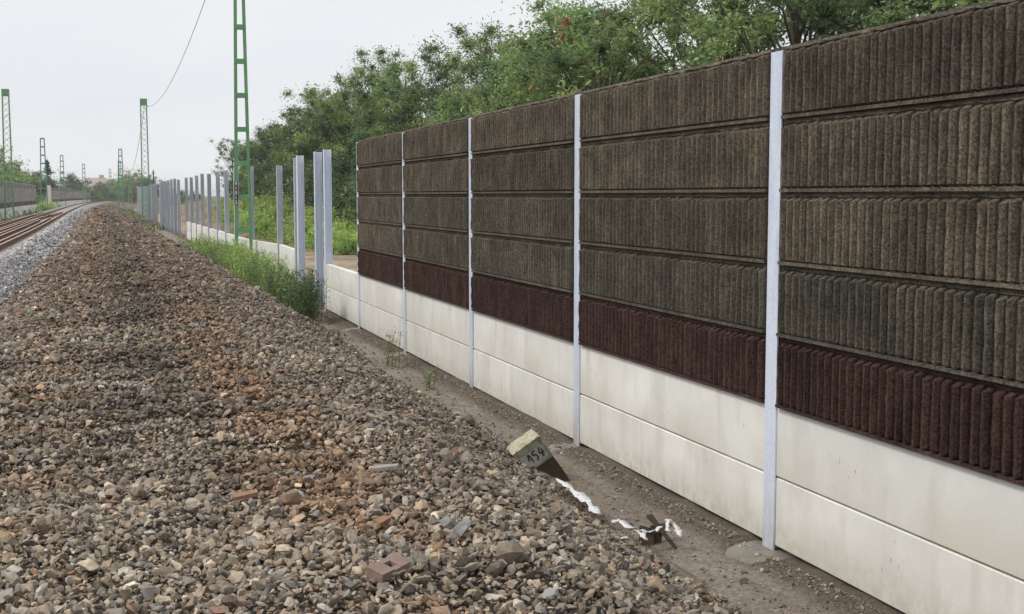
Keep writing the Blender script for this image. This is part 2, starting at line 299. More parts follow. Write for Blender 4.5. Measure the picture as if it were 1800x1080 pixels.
def scatter(name, P, rot, scl, tint):
    me = bpy.data.meshes.new(name); me.vertices.add(len(P)); me.vertices.foreach_set('co', P.astype(np.float32).ravel())
    for nm, ty, arr, key in (('rot', 'FLOAT_VECTOR', rot, 'vector'), ('scl', 'FLOAT_VECTOR', scl, 'vector')):
        a = me.attributes.new(nm, ty, 'POINT'); a.data.foreach_set(key, arr.astype(np.float32).ravel())
    a = me.attributes.new('pick', 'INT', 'POINT'); a.data.foreach_set('value', RNG.integers(0, 12, len(P)).astype(np.int32))
    a = me.attributes.new('tint', 'FLOAT_COLOR', 'POINT'); c = np.ones((len(P), 4), np.float32); c[:, :3] = tint; a.data.foreach_set('color', c.ravel())
    me.materials.append(M['stone']); o = link(name, me)
    g = bpy.data.node_groups.new(name, 'GeometryNodeTree'); g.interface.new_socket('Geometry', in_out='INPUT', socket_type='NodeSocketGeometry'); g.interface.new_socket('Geometry', in_out='OUTPUT', socket_type='NodeSocketGeometry')
    n = g.nodes; gi = n.new('NodeGroupInput'); go = n.new('NodeGroupOutput'); ip = n.new('GeometryNodeInstanceOnPoints'); ci = n.new('GeometryNodeCollectionInfo')
    ci.inputs[0].default_value = proto; ci.inputs['Separate Children'].default_value = True; ci.inputs['Reset Children'].default_value = True
    def na(nm, ty): x = n.new('GeometryNodeInputNamedAttribute'); x.data_type = ty; x.inputs[0].default_value = nm; return x.outputs[0]
    er = n.new('FunctionNodeEulerToRotation'); lk = g.links.new
    lk(gi.outputs[0], ip.inputs['Points']); lk(ci.outputs[0], ip.inputs['Instance']); ip.inputs['Pick Instance'].default_value = True
    lk(na('pick', 'INT'), ip.inputs['Instance Index']); lk(na('rot', 'FLOAT_VECTOR'), er.inputs[0]); lk(er.outputs[0], ip.inputs['Rotation']); lk(na('scl', 'FLOAT_VECTOR'), ip.inputs['Scale'])
    lk(ip.outputs[0], go.inputs[0]); md = o.modifiers.new('scatter', 'NODES'); md.node_group = g
    return o
Ps, Ss, Ts = [], [], []
def in_view(x, y, pad=.9):   # what the place's visitor could see from about here; nothing depends on it but cost
    a = np.degrees(np.arctan2(x, np.maximum(y, .1))); return (a > -4.6-np.degrees(pad/np.maximum(y, 1))) & (a < 40.5+8)
def zone(y0, y1, sp, size, spread, x0=-3.0, x1=4.0, cut=None):
    nx = int((x1-x0)/sp); ny = int((y1-y0)/sp); gx, gy = np.meshgrid(np.arange(nx), np.arange(ny))
    x = x0 + (gx.ravel() + RNG.uniform(-.1, 1.1, gx.size))*sp; y = y0 + (gy.ravel() + RNG.uniform(-.1, 1.1, gx.size))*sp
    x = x + cx(y); k = in_view(x, y); x, y = x[k], y[k]; u = x - cx(y)
    edge = 3.62 - .14*(y < 9.5) - .34*np.clip((8.3-y)/1.5, 0, 1) - .16*((y > 7.9) & (y < 9.9)) - .5*np.clip((y-38)/36, 0, 1) + .35*(fbm(x, y, 1.1, 70)-.47)*2 + RNG.normal(0, .06, len(x)); k = u < edge; x, y, u = x[k], y[k], u[k]
    s = size*np.exp(RNG.normal(0, spread, len(x))); s *= np.where(u < -2, .75, 1.0); s *= (.8+.45*fbm(x, y, 1.3, 72)); s = np.clip(s, size*.35, size*2.2)
    z = bed_z(x, y) + RNG.uniform(-.45, .35, len(x))*s*(1-.5*(y > 40))
    z = np.maximum(z, ground_z(x, y) + .2*s)
    t = stone_tint(x, y, 0)*np.exp(RNG.normal(-.02, .34, len(x)))[:, None]; wm = RNG.normal(0, .04, len(x)); t = t*np.stack([1+wm, np.ones(len(x)), 1-wm*1.3], -1)
    q = RNG.random(len(x)); t[q < .012] = (.50, .47, .42); k2 = (q > .988) & (u > -1.8); t[k2] = (.34, .20, .13); k3 = (q > .95) & (q < .975); t[k3] = (.115, .10, .10); k4 = (q > .93) & (q < .95); t[k4] = (.26, .265, .265)
    Ps.append(np.stack([x, y, z], -1)); Ss.append(s); Ts.append(t)
zone(3.8, 13, .032, .042, .36); zone(3.8, 13, .20, .076, .22); zone(3.8, 9, .045, .024, .25)
zone(13, 22, .040, .054, .34); zone(22, 40, .056, .074, .32); zone(40, 80, .11, .145, .28); zone(80, 170, .21, .26, .25, -2.8)
P = np.concatenate(Ps); S = np.concatenate(Ss); T = np.concatenate(Ts); N = len(P)
anis = np.stack([RNG.uniform(.9, 1.35, N), RNG.uniform(.8, 1.1, N), RNG.uniform(.75, 1.1, N)], -1)
rot = np.stack([RNG.normal(0, .55, N), RNG.normal(0, .55, N), RNG.uniform(0, 6.28, N)], -1)
tag(scatter('ballast', P, rot, S[:, None]*anis, np.clip(T, .02, .8)), 'loose crushed ballast stones heaped on the lifted track bed', 'ballast', kind='stuff')
print('stones', N)
# crumbs on the bare soil by the wall
n = 15000; y = 4.5 + 26*RNG.random(n)**1.5; u = RNG.uniform(3.5, 4.5, n); u = np.where(RNG.random(n) < .45, 4.36 + RNG.normal(0, .06, n), u); u = np.minimum(u, 4.43); x = u + cx(y)
s = np.clip(.011*np.exp(RNG.normal(0, .5, n)), .004, .04); s = np.where(u > 4.2, s*1.3, s); t = np.full((n, 3), (.25, .21, .17))*np.exp(RNG.normal(0, .4, n))[:, None]; t[RNG.random(n) < .02] = (.5, .47, .4)
tag(scatter('soil_crumbs', np.stack([x, y, ground_z(x, y)+s*.15], -1), np.stack([RNG.normal(0, .5, n), RNG.normal(0, .5, n), RNG.uniform(0, 6.28, n)], -1), s[:, None]*np.ones((1, 3)), np.clip(t, .02, .7)),
    'small grit and soil crumbs scattered along the foot of the wall', 'grit', kind='stuff')

ORD = 'first second third fourth fifth sixth seventh eighth ninth tenth eleventh twelfth thirteenth fourteenth fifteenth sixteenth seventeenth'.split()
n = 260; y = 4.8 + 24*RNG.random(n)**1.4; x = 3.72 + .2*RNG.random(n) + np.abs(RNG.normal(0, .16, n)); x = np.minimum(x, 4.42); s = np.clip(.035*np.exp(RNG.normal(0, .4, n)), .014, .07)
tag(scatter('stray_stones', np.stack([x, y, ground_z(x, y)+s*.2], -1), RNG.normal(0, .6, (n, 3)), s[:, None]*np.array([[1.2, 1, .7]]), np.full((n, 3), (.24, .2, .165))*np.exp(RNG.normal(0, .3, n))[:, None]), 'stray ballast stones rolled onto the soil strip', 'stones', kind='stuff')
n = 650; y = RNG.uniform(8.15, 9.95, n); x = 3.50 + RNG.normal(0, .07, n) + .06*(9-y)*.3; s = np.clip(.014*np.exp(RNG.normal(0, .45, n)), .005, .036)
pal = np.array([(.10, .08, .065), (.20, .17, .14), (.30, .26, .21), (.5, .44, .33), (.26, .14, .09), (.14, .13, .13)]); t = pal[RNG.choice(6, n, p=[.4, .25, .15, .06, .08, .06])]
tag(scatter('rubble_crumbs', np.stack([x, y, np.maximum(ground_z(x, y), bed_z(x, y))+s*.4], -1), RNG.normal(0, 1, (n, 3)), s[:, None]*np.ones((1, 3)), t), 'dark crumbs of rubble and soil around the plastic litter', 'rubble', kind='stuff')
# ------------------------------------------------------------------ noise barriers
ROW = .512
def hbeam(h, wd=.16, dp=.16, z0=-.35, th=.012):
    m = MB(); m.box((-dp/2, -wd/2, z0), (-dp/2+th, wd/2, h)); m.box((dp/2-th, -wd/2, z0), (dp/2, wd/2, h)); m.box((-dp/2+th, -.005, z0), (dp/2-th, .005, h-.001)); return m
def plank_mesh(name, ln, h=ROW-.012, th=.11, ch=.007):
    # precast plank with arrised long edges; local y along the wall, x=0 is its front face
    m = MB(); prof = [(ch*.9, 0), (0, ch), (0, h-ch), (ch*.9, h), (th-ch, h), (th, h-ch), (th, ch), (th-ch, 0)]; k = len(prof); ns = 8
    for i in range(ns+1): m.v += [(x, ln*i/ns, z) for x, z in prof]
    for i in range(ns):
        for j in range(k): m.f.append((i*k+j, i*k+(j+1) % k, (i+1)*k+(j+1) % k, (i+1)*k+j)); m.m.append(0)
    m.f += [tuple(range(k))[::-1], tuple(ns*k+j for j in range(k))]; m.m += [0, 0]; return m.mesh(name, M['concrete'])
def ribbed_mesh(name, ln, mt, seed, nrib=43, h=ROW-.0015):
    r = random.Random(seed); m = MB(); xf = .014     # slab front; ribs stand proud of it
    m.box((xf, 0, 0), (.13, ln, h)); m.box((xf-.046, .088, .003), (xf-.0005, ln-.088, .026))
    y0, y1 = .09, ln-.09; p = (y1-y0)/nrib; prof = [(.02, -.05), (.08, .55), (.21, .93), (.36, 1.0), (.52, .86), (.64, .45), (.68, -.05)]; dep = .066
    zs = [.028, .042, .12, .20, .28, .36, .452, .478]; k = len(prof); nz_ = len(zs)
    for i in range(nrib):
        b = len(m.v); o = r.uniform(-.06, .06)*p; hh = r.uniform(-.006, .006); lean = r.uniform(-.008, .008)*p
        for a, z in enumerate(zs):
            e = .25 if a == 0 else (.0 if a == nz_-1 else 1.0)
            for (u, dd) in prof:
                jit = r.uniform(-.05, .05) if 0 < a < nz_-1 else 0
                m.v.append((xf+.001 - dep*dd*e*(1+jit*1.6), y0+(i+u+jit*.12)*p+o*.5+lean*a, z+hh*(a > 3)))
        for a in range(nz_-1):
            for j in range(k-1): m.f.append((b+a*k+j, b+a*k+j+1, b+(a+1)*k+j+1, b+(a+1)*k+j)[::-1]); m.m.append(0)
        m.f.append(tuple(b+j for j in range(k))); m.m.append(0)
    # rounded nosing under the top joint, a broken lip of grit
    b = len(m.v); n_ = 60
    for i in range(n_+1):
        y = .088 + (ln-.176)*i/n_; e = r.uniform(-.004, .004); m.v += [(xf-.001, y, .474+e), (xf-.016+e, y, .482+e), (xf-.015-e, y, .492), (xf-.004, y, h-.003)]
    for i in range(n_):
        for j in range(3): m.f.append((b+i*4+j, b+i*4+j+1, b+i*4+j+5, b+i*4+j+4)); m.m.append(0)
    return m.mesh(name, mt)
plank4 = plank_mesh('concrete_plank', 3.97); 
ribm = {k: [ribbed_mesh('absorber_panel', 3.97, M[k], s) for s in (1, 2, 3, 4, 5)] for k in ('grit', 'grit_green', 'grit_red')}
postm = hbeam(3.585).mesh('post', M['zinc'])
def footing(seed, r=.3):
    rr = random.Random(seed); m = MB(); n_ = 22; ri = [(r*.3, .022), (r*.85, .018), (r, -.004), (r*1.02, -.2)]
    m.v.append((0, 0, .024))
    for q, z in ri:
        for j in range(n_): t = 6.2832*j/n_; k = 1+rr.uniform(-.05, .05); m.v.append((q*k*math.cos(t), q*k*math.sin(t), z+rr.uniform(-.006, .004)))
    for j in range(n_): m.f.append((0, 1+j, 1+(j+1) % n_)); m.m.append(0)
    for a in range(3):
        for j in range(n_): m.f.append((1+a*n_+j, 1+(a+1)*n_+j, 1+(a+1)*n_+(j+1) % n_, 1+a*n_+(j+1) % n_)); m.m.append(0)
    return m.mesh('footing', M['cement'], True)
foot = [footing(i) for i in range(3)]
XW, Y0 = 4.597, 8.03
b1 = thing('noise_barrier', 'tall noise wall of dark ribbed panels over pale concrete planks, right of the track bed', 'noise barrier', (XW, Y0, 0))
lab = {'grit': None, 'grit_green': 'greenish grey ribbed absorber panel', 'grit_red': 'dark maroon ribbed absorber panel'}
kk = 0
for k in range(-2, 6):
    link('post', postm, b1, (0, 4*k, 0)); link('footing', foot[k % 3], b1, (-.10, 4*k-.04, -.024), (0, 0, k*1.3))
for k in range(-2, 5):
    for r in range(7):
        z = .035 + r*ROW
        if r < 2: link('concrete_plank', plank4, b1, (-.064+random.uniform(-.002, .002), 4*k+.015, z))
        elif k < 4:
            key = 'grit_red' if r == 2 else ('grit_green' if (r == 3 and k < 2) or (r == 4 and k == 2) else 'grit')
            kk += 1; o = link('absorber_panel', ribm[key][(kk*3) % 5], b1, (-.068+random.uniform(-.003, .003), 4*k+.015, z-.004))
            if lab[key]: o['label'] = lab[key]
tag(b1, group=None)
# door post just past the end, and the double post opening the second barrier
tall = hbeam(3.62, .17, .17).mesh('post', M['zinc'])
def single_post(x, y, label, me=tall, rz=0, group=None, foot_i=0, h=1.0):
    t = thing('steel_post', label, 'post', (x, y, float(ground_z(x, y))), rz, group); p = link('beam', me, t); p.scale.z = h; link('footing', foot[foot_i], t, (-.05, 0, -.01)); return t
single_post(4.58, 29.25, 'lone galvanized post with scuffed flange just left of the tall wall end', h=.98)
single_post(4.70, 33.0, 'wide galvanized post standing just before the first planks of the unfinished wall', rz=R(4), h=.99)
PTS = [(4.98, 35.6), (5.06, 40.1), (4.62, 44.3), (4.49, 48.4), (4.49, 52.6), (4.49, 56.8), (4.40, 60.8), (4.36, 64.8), (4.34, 68.8), (4.30, 72.8), (4.25, 76.8)]
b2 = thing('unfinished_noise_barrier', 'unfinished row of galvanized posts with only two courses of pale planks behind the weeds', 'noise barrier', (PTS[0][0], PTS[0][1], 0))
PTS = [(a+.08, b) for a, b in PTS]; ox, oy = PTS[0]; p4 = hbeam(3.62, .17, .17).mesh('post', M['zinc_dull'])
for i, (x, y) in enumerate(PTS):
    link('post', p4, b2, (x-ox, y-oy, 0), (0, 0, random.uniform(-.05, .05))).scale.z = (1.0, .97, .985, 1, .99, 1, .99, 1.01, 1, .99, 1)[i]
    if i:
        xa, ya = PTS[i-1]; ln = math.hypot(x-xa, y-ya); an = math.atan2(-(x-xa), y-ya); pm = plank_mesh('concrete_plank', ln-.03)
        for r in range(2): link('concrete_plank', pm, b2, (xa-ox-.05, ya-oy+.015, .02+r*ROW), (0, 0, an))
pf = hbeam(3.62, .18, .18).mesh('beam', M['zinc_dull'])
for i in range(7):
    y = 80.8+4*i; t = thing('steel_post', ORD[i]+' bare post in the dense run right of the gap, counted from the planks', 'post', (4.22+float(cx(y))*.8, y, 0), random.uniform(-.1, .1), 'bare posts in the dense run right of the gap'); link('beam', pf, t).scale.z = random.uniform(.98, 1.02)
for i in range(16):
    y = 117+4.05*i; t = thing('steel_post', ORD[i]+' bare post of the far run around the lattice mast, counted from the gap', 'post', (4.5+float(cx(y)), y, 0), random.uniform(-.1, .1), 'bare posts in the far run left of the gap'); link('beam', pf, t).scale.z = random.uniform(.98, 1.02)
# opposite barrier across the tracks
def flat_panel(name, ln, h, mt, th=.12, seed=0):
    m = MB(); m.box((-th, 0, 0), (0, ln, h)); k = int(ln/.5)
    if mt is not M['concrete']:
        for i in range(k): a = (i+.1)*ln/k; m.box((.0005, a, .04), (.004, a+ln/k*.75, h-.05))
    return m.mesh(name, mt)
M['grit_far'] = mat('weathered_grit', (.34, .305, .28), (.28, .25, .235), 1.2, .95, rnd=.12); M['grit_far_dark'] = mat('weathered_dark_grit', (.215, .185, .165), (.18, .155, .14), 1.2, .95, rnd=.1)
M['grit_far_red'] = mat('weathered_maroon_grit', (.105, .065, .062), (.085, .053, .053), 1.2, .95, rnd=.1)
fp = {}
def far_barrier(label, y0, y1, bay, zbase):
    x0 = -8.9+float(cx(y0)); t = thing('noise_barrier', label, 'noise barrier', (x0, y0, zbase)); nb = int((y1-y0)/bay)
    for k in range(nb+1):
        y = y0+bay*k; x = -8.9+float(cx(y))-x0; link('post', fpm, t, (x-.085, bay*k, 0))
        if k < nb:
            x2 = -8.9+float(cx(y+bay))-x0; an = math.atan2(-(x2-x), bay)
            for r in range(7):
                mk = 'concrete' if r < 2 else 'grit_far_red' if r == 2 else 'grit_far_dark' if r == 6 else 'grit_far'
                if (bay, mk) not in fp: fp[(bay, mk)] = flat_panel('concrete_plank' if r < 2 else 'absorber_panel', bay-.05, ROW-.02, M[mk])
                link('concrete_plank' if r < 2 else 'absorber_panel', fp[(bay, mk)], t, (x+random.uniform(-.02, .02), bay*k+.02, r*ROW), (0, 0, an))
    return t
fpm = hbeam(3.62, .16, .2).mesh('post', M['zinc_dull'])
far_barrier('long grey and maroon noise wall across the tracks, left of its opening', 92, 188, 4, .35)
far_barrier('distant stretch of grey noise wall beyond the opening, curving behind the rails', 226, 398, 12, .35)
o = thing('steel_post', 'pale lone post at the near edge of the far wall opening', 'post', (-8.75+float(cx(224)), 223.5, .35)); pm = MB(); pm.box((-.35, -.3, -.2), (.35, .3, 3.9)); pm.obj('beam', M['concrete'], o)

# ------------------------------------------------------------------ rails and sleepers of the neighbouring track
def rail_obj(name, parent, xf, y0, y1, zt=1.09, step=3.0, loose=False):
    prof = [(-.075, 0), (.075, 0), (.07, .018), (.012, .03), (.012, .12), (.036, .135), (.036, .168), (.028, .172), (-.028, .172), (-.036, .168), (-.036, .135), (-.012, .12), (-.012, .03), (-.07, .018)]
    m = MB(); k = len(prof); n_ = max(2, int((y1-y0)/step))
    for i in range(n_+1):
        y = y0+(y1-y0)*i/n_; x = xf(y) + float(cx(y))
        m.v += [(x+a*1.25, y, zt-.172+b) for a, b in prof]
    for i in range(n_):
        for j in range(k): m.f.append((i*k+j, i*k+(j+1) % k, (i+1)*k+(j+1) % k, (i+1)*k+j)); m.m.append(1 if j in (6, 7, 8) else 0)
    m.f += [tuple(range(k))[::-1], tuple(n_*k+j for j in range(k))]; m.m += [0, 0]
    return m.obj(name, [M['rail'], M['railtop']], parent)
tr = thing('railway_track', 'rusty railway track with rails on pale sleepers beside the grey ballast', 'railway track')
rail_obj('rail', tr, lambda y: -3.25, 10, 640); rail_obj('rail', tr, lambda y: -4.76, 10, 640)
m = MB()
for i in range(430):
    y = 20+.6*i; c = float(cx(y)); m.box((-5.35+c, y-.12, .78), (-2.72+c, y+.12, .925 if i % 7 else .93))
tag(m.obj('sleepers', M['sleeper'], tr), kind='stuff')
# turnout and loose rails stored inside and beside the track
tn = thing('railway_turnout', 'diverging rails and frog of a turnout laid between the rails', 'railway turnout')
rail_obj('rail', tn, lambda y: -4.55-1.2*sm(y, 60, 125)*0+.9*sm(y, 70, 125), 20, 125, 1.085); rail_obj('rail', tn, lambda y: -5.75+1.0*sm(y, 60, 150), 20, 150, 1.085)
m = MB(); c = float(cx(112)); m.box((-4.35+c, 100, .95), (-3.55+c, 101.2, 1.12)); m.box((-4.2+c, 106, .95), (-3.7+c, 118, 1.07)); m.obj('frog', M['rail'], tn)
for i, (a, y0, y1) in enumerate([(-3.52, 18, 92), (-3.95, 18, 84), (-4.2, 18, 96), (-5.25, 18, 120)]):
    o = rail_obj('loose_rail', None, lambda y, a=a: a+.04*math.sin(y*.05), y0, y1, 1.1)
    tag(o, ['loose rusty rail lying close to the nearest running rail', 'loose tan rail lying in the middle of the track', 'loose rusty rail left of the middle of the track', 'loose rusty rail lying outside the far running rail'][i], 'rail', 'loose rails laid along the track')

# ------------------------------------------------------------------ catenary masts
def lattice_mast(label, x, y, zb, h, wb=.62, wt=.42, mt='green', nl=22, block=.95, cap=True, rz=.0):
    t = thing('lattice_mast', label, 'catenary mast', (x, y, zb), rz)
    def wz(z): return (wb+(wt-wb)*z/h)/2
    for sx in (-1, 1):
        for sy in (-1, 1):
            m = MB(); a, b = wz(0), wz(h); m.bar((sx*a, sy*a*.7, 0), (sx*b, sy*b*.7, h), .085, .085); m.obj('leg', M[mt], t)
    m = MB()
    for i in range(nl):
        z0, z1 = h*i/nl, h*(i+1)/nl; a, b = wz(z0), wz(z1); s_ = 1 if i % 2 else -1
        for sy in (-1, 1):
            m.bar((-s_*a, sy*a*.72, z0), (s_*b, sy*b*.72, z1), .06, .02)
            if sy < 0: m.bar((s_*a, -a*.66, z0), (-s_*b, -b*.66, z1), .06, .02)
        for sx in (-1, 1): m.bar((sx*a*.99, -s_*a*.7, z0), (sx*b*.99, s_*b*.7, z1), .04, .02)
    tag(m.obj('lacing', M[mt], t), kind='stuff')
    if cap: m = MB(); b = wz(h)+.05; m.box((-b, -b*.8, h-.55), (b, b*.8, h+.02)); m.obj('head_plate', M[mt], t)
    if block:
        m = MB(); b = block/2; c = .06; m.box((-b, -b, -.6), (b, b, -.06)); m.v += [(-b,-b,-.06),(b,-b,-.06),(b,b,-.06),(-b,b,-.06),(-b+c,-b+c,0),(b-c,-b+c,0),(b-c,b-c,0),(-b+c,b-c,0)]
        k = len(m.v)-8; m.f += [(k+4,k+5,k+6,k+7),(k,k+1,k+5,k+4),(k+1,k+2,k+6,k+5),(k+2,k+3,k+7,k+6),(k+3,k,k+4,k+7)]; m.m += [0]*5; m.obj('foundation', M['cement'], t)
    return t
def batten_mast(label, x, y, zb, h, wb, wt, mt, nb=9, leg=.14, rz=0, z_first=.9, bh=.17, cat='catenary mast'):
    t = thing('ladder_mast', label, cat, (x, y, zb), rz)
    def wz(z): return (wb+(wt-wb)*min(1, z/h))/2
    for s_ in (-1, 1):
        m = MB(); a, b = wz(0), wz(h); m.bar((s_*a, 0, -.4), (s_*b, 0, h), leg*.86, .02, up=(0, -1, 0)); 
        for q in (-1, 1): m.bar((s_*a+q*(leg/2-.01), .065, -.4), (s_*b+q*(leg/2-.01), .065, h), .012, .12, up=(0, -1, 0))
        m.obj('channel', M[mt], t)
    for i in range(nb):
        z = z_first+(h-z_first-.1)*i/(nb-1); a = wz(z)
        for q in (0, 1):
            m = MB(); m.box((-a-leg*.3, (-.022, .126)[q], z-bh/2), (a+leg*.3, (-.012, .136)[q], z+bh/2)); m.obj('batten_plate', M[mt], t)
    return t
# photo y of plates of the near mast: 67, 146, 209, 268, 329, 391 -> world heights by the 43.3 m distance
mx_, my_, mz_ = 4.24, 43.3, .45
near = batten_mast('tall green ladder mast with black number tiles rising out of the weeds', mx_, my_, mz_, 11.2, .50, .20, 'green', 10, .115, R(-4), .95, .16)
m = MB(); m.box((-.6, -.5, -.7), (.6, .5, -.03)); m.obj('foundation', M['cement'], near)
M['black'] = mat('black_enamel', (.015, .015, .016), rough=.4); M['white'] = mat('white_paint', (.75, .75, .73), rough=.6)
def text_mesh(s, size):
    c = bpy.data.curves.new('digit', 'FONT'); c.body = s; c.size = size; c.extrude = .002; c.offset = size*.03; c.align_x = 'CENTER'; c.align_y = 'CENTER'
    o = bpy.data.objects.new('tmp', c); COL.objects.link(o); dg = bpy.context.evaluated_depsgraph_get(); me = bpy.data.meshes.new_from_object(o.evaluated_get(dg)); bpy.data.objects.remove(o); me.materials.clear(); me.materials.append(M['white']); me.name = 'digit'; return me
for i, ch in enumerate('01512'):
    z = 2.52-.158*i; wz_ = (.50+(.26-.50)*z/11.2)/2
    m = MB(); m.box((-.062, -.045, -.075), (.062, -.035, .075)); pl = m.obj('number_tile', M['black'], near, (-wz_, 0, z))
    link('digit', text_mesh(ch, .155), pl, (0, -.049, 0), (R(90), 0, 0))
def px_x(Y, off): return off + float(cx(Y))
rl = lattice_mast('green lattice mast on a concrete block among the bare posts', 2.93, 116, .55, 10.45, .62, .5, 'green', 22, 1.0)
m = MB(); m.box((0, 0, 0), (.12, .06, .06)); m.obj('wire_clamp', M['wire'], rl, (.27, -.1, 9.8))
lattice_mast('green lattice mast at the left edge in front of the far noise wall', -8.25, 115, .62, 10.85, .68, .5, 'green', 22, 1.1)
lst = [('green ladder mast standing in the opening of the far noise wall', -9.3, 196, .3, 10.6, 'green_mid'), ('pale ladder mast in front of the distant noise wall, third mast from the left', -9.2, 268, .9, 9.7, 'green_pale'),
       ('thin distant mast before the far wall, left of the hip roofed house', -6.3, 331, .8, 9.6, 'green_pale'), ('thin distant mast before the trees below the hip roofed house', -.1, 396, .8, 9.7, 'green_pale'),
       ('taller ladder mast of the close pair left of the bare posts', 1.77, 235, .6, 10.2, 'green_mid'), ('shorter pale mast of the close pair left of the bare posts', 1.95, 292, .6, 9.6, 'green_pale'),
       ('thin distant mast right of the close pair', 4.9, 356, .6, 8.6, 'green_pale'), ('very thin distant mast above the far run of bare posts', 8.3, 440, .6, 9.6, 'green_pale')]
for l_, x, y, zb, h, mt in lst: batten_mast(l_, x, y, zb, h, .95 if y < 300 else .8, .5, mt, 9, .16, 0, .9, .2)
t = thing('utility_pole', 'dark distant utility pole behind the dense run of posts', 'pole', (8.1, 260, 0)); m = MB(); m.tube([(0, 0, 0), (0, 0, 7.6)], [.17, .12], 8); m.obj('shaft', M['bark'], t); m = MB(); m.box((-.35, -.05, 6.9), (.35, .05, 7.05)); m.obj('crossarm', M['bark'], t)
def cable(label, p, q, sag, r=.012):
    m = MB(); n_ = 28; p, q = Vector(p), Vector(q); m.tube([p.lerp(q, i/n_) - Vector((0, 0, sag*4*(i/n_)*(1-i/n_))) for i in range(n_+1)], [r]*(n_+1), 5); return tag(m.obj('overhead_wire', M['wire'], smooth=True), label, 'wire')
cable('thin sagging wire from the lattice mast up to the near green mast', (3.2, 116, 10.35), (4.0, 43.3, 11.5), 1.6, .013)
cable('faint sagging wire between the distant mast pair and the lattice mast', (1.8, 235, 10.4), (3.0, 116, 10.35), 5.0, .02)
exec_details = True
# ------------------------------------------------------------------ vegetation
def leaf_cloud(centers, rads, counts, size, cols, rng, droop=.35, asp=.42, flat=.75):
    """leaf faces (4 verts) gathered in clumps; returns V, F, C"""
    Vs, Cs = [], []
    for c, r_, n_ , col in zip(centers, rads, counts, cols):
        d = rng.normal(size=(n_, 3)); d /= np.linalg.norm(d, axis=1)[:, None]; q = d*(np.minimum(np.abs(rng.normal(0, .62, n_)) + .12*rng.random(n_), 1.9))[:, None]*r_; q[:, 2] *= flat; p = c+q
        a = rng.uniform(0, 6.283, n_); e = rng.normal(-droop, .45, n_); ax = np.stack([np.cos(a)*np.cos(e), np.sin(a)*np.cos(e), np.sin(e)], -1)
        b = np.cross(ax, rng.normal(size=(n_, 3)) + np.array([0, 0, 1.6])); b /= np.linalg.norm(b, axis=1)[:, None]+1e-6
        s_ = size*np.exp(rng.normal(0, .3, n_))[:, None]
        Vs.append(np.stack([p-ax*s_*.5, p+b*s_*asp*.5, p+ax*s_*.5, p-b*s_*asp*.5], 1)); Cs.append(np.repeat((col*np.exp(rng.normal(0, .22, n_))[:, None]*(1+rng.normal(0, .06, (n_, 3))))[:, None], 4, 1))
    V = np.concatenate(Vs).reshape(-1, 3); C = np.concatenate(Cs).reshape(-1, 3); return V, np.arange(len(V)).reshape(-1, 4), np.clip(C, .005, .6)
PAL = {'locust': [(.125, .175, .070), (.16, .21, .080), (.095, .145, .062)], 'dark': [(.075, .110, .052), (.055, .085, .045), (.092, .13, .062)], 'lime': [(.23, .32, .10), (.28, .36, .10), (.18, .27, .09)],
       'sumac': [(.115, .165, .070), (.14, .19, .075), (.10, .15, .065)], 'blue': [(.085, .12, .09), (.07, .10, .075)], 'dry': [(.17, .16, .08), (.13, .15, .07)]}
def tree_mesh(seed, h, rw, kind, n_cl=46, leaves=210, size=.2, base=.35, open_=.0, clr=.55):
    rng = np.random.default_rng(seed); pal = np.array(PAL[kind]); tr_ = MB()
    top = Vector((rng.normal(0, .3), rng.normal(0, .3), h*.9)); lean = Vector((rng.normal(0, .25), rng.normal(0, .25), 0)); r0 = .035*h*.5
    def trunk(t): return Vector((0, 0, 0)).lerp(top, t) + lean*math.sin(t*3.1)
    tr_.tube([trunk(t) for t in np.linspace(0, 1, 8)], [r0*(1-.88*t) for t in np.linspace(0, 1, 8)], 7)
    cs = []
    lobes = [(rng.uniform(base+.08, .88)*h, rng.uniform(0, 6.283), rng.uniform(.45, 1.0)) for _ in range(15)]+[(h*.9, 0, .15), (h*.8, 0, .1)]
    while len(cs) < n_cl:
        lz, la, lr = lobes[rng.integers(len(lobes))]; lim = rw*math.sqrt(max(.05, 1-((lz/h-base-.28)/.62)**2))
        c = np.array([math.cos(la)*lr*lim*.78, math.sin(la)*lr*lim*.78, lz]) + rng.normal(size=3)*np.array([.26*rw, .26*rw, .085*h])
        if c[2] < base*h*.8 or c[2] > h: continue
        cs.append(c)
    for c in cs:
        if rng.random() < .75:
            t0 = max(.15, min(.9, (c[2]/h)*rng.uniform(.55, .85))); p0 = trunk(t0); p1 = Vector(c); mid = p0.lerp(p1, .5)+Vector((rng.normal(0, .15), rng.normal(0, .15), rng.uniform(.0, .3)))
            rr = r0*(1-.88*t0)*.5; tr_.tube([p0, mid, p1, p1+(p1-mid)*.3], [rr, rr*.6, rr*.28, .008], 5, cap=False)
    cols = [pal[rng.integers(len(pal))]*rng.uniform(.75, 1.25) for _ in cs]
    V, F, C = leaf_cloud(cs, [clr*rng.uniform(.55, 1.25)*rw*.34 for _ in cs], [int(leaves*rng.uniform(.5, 1.4)) for _ in cs], size, cols, rng)
    return tr_.mesh('trunk', M['bark'], True), np_mesh('crown', V, F, M['leaf'], C)
def sumac_heads(seed, h, rw):
    rng = np.random.default_rng(seed); out_ = []
    M.setdefault('seed', mat('red_seed_heads', (.42, .14, .075), (.30, .13, .06), 9, .9)); return None
TM = {}
TM['loc_a'] = tree_mesh(1, 8.6, 3.3, 'locust', 84, 270, .16, .2, clr=.62); TM['loc_b'] = tree_mesh(2, 9.2, 3.0, 'locust', 84, 380, .125, .2, clr=.68); TM['loc_c'] = tree_mesh(3, 7.8, 3.5, 'locust', 84, 250, .16, .18, clr=.62)
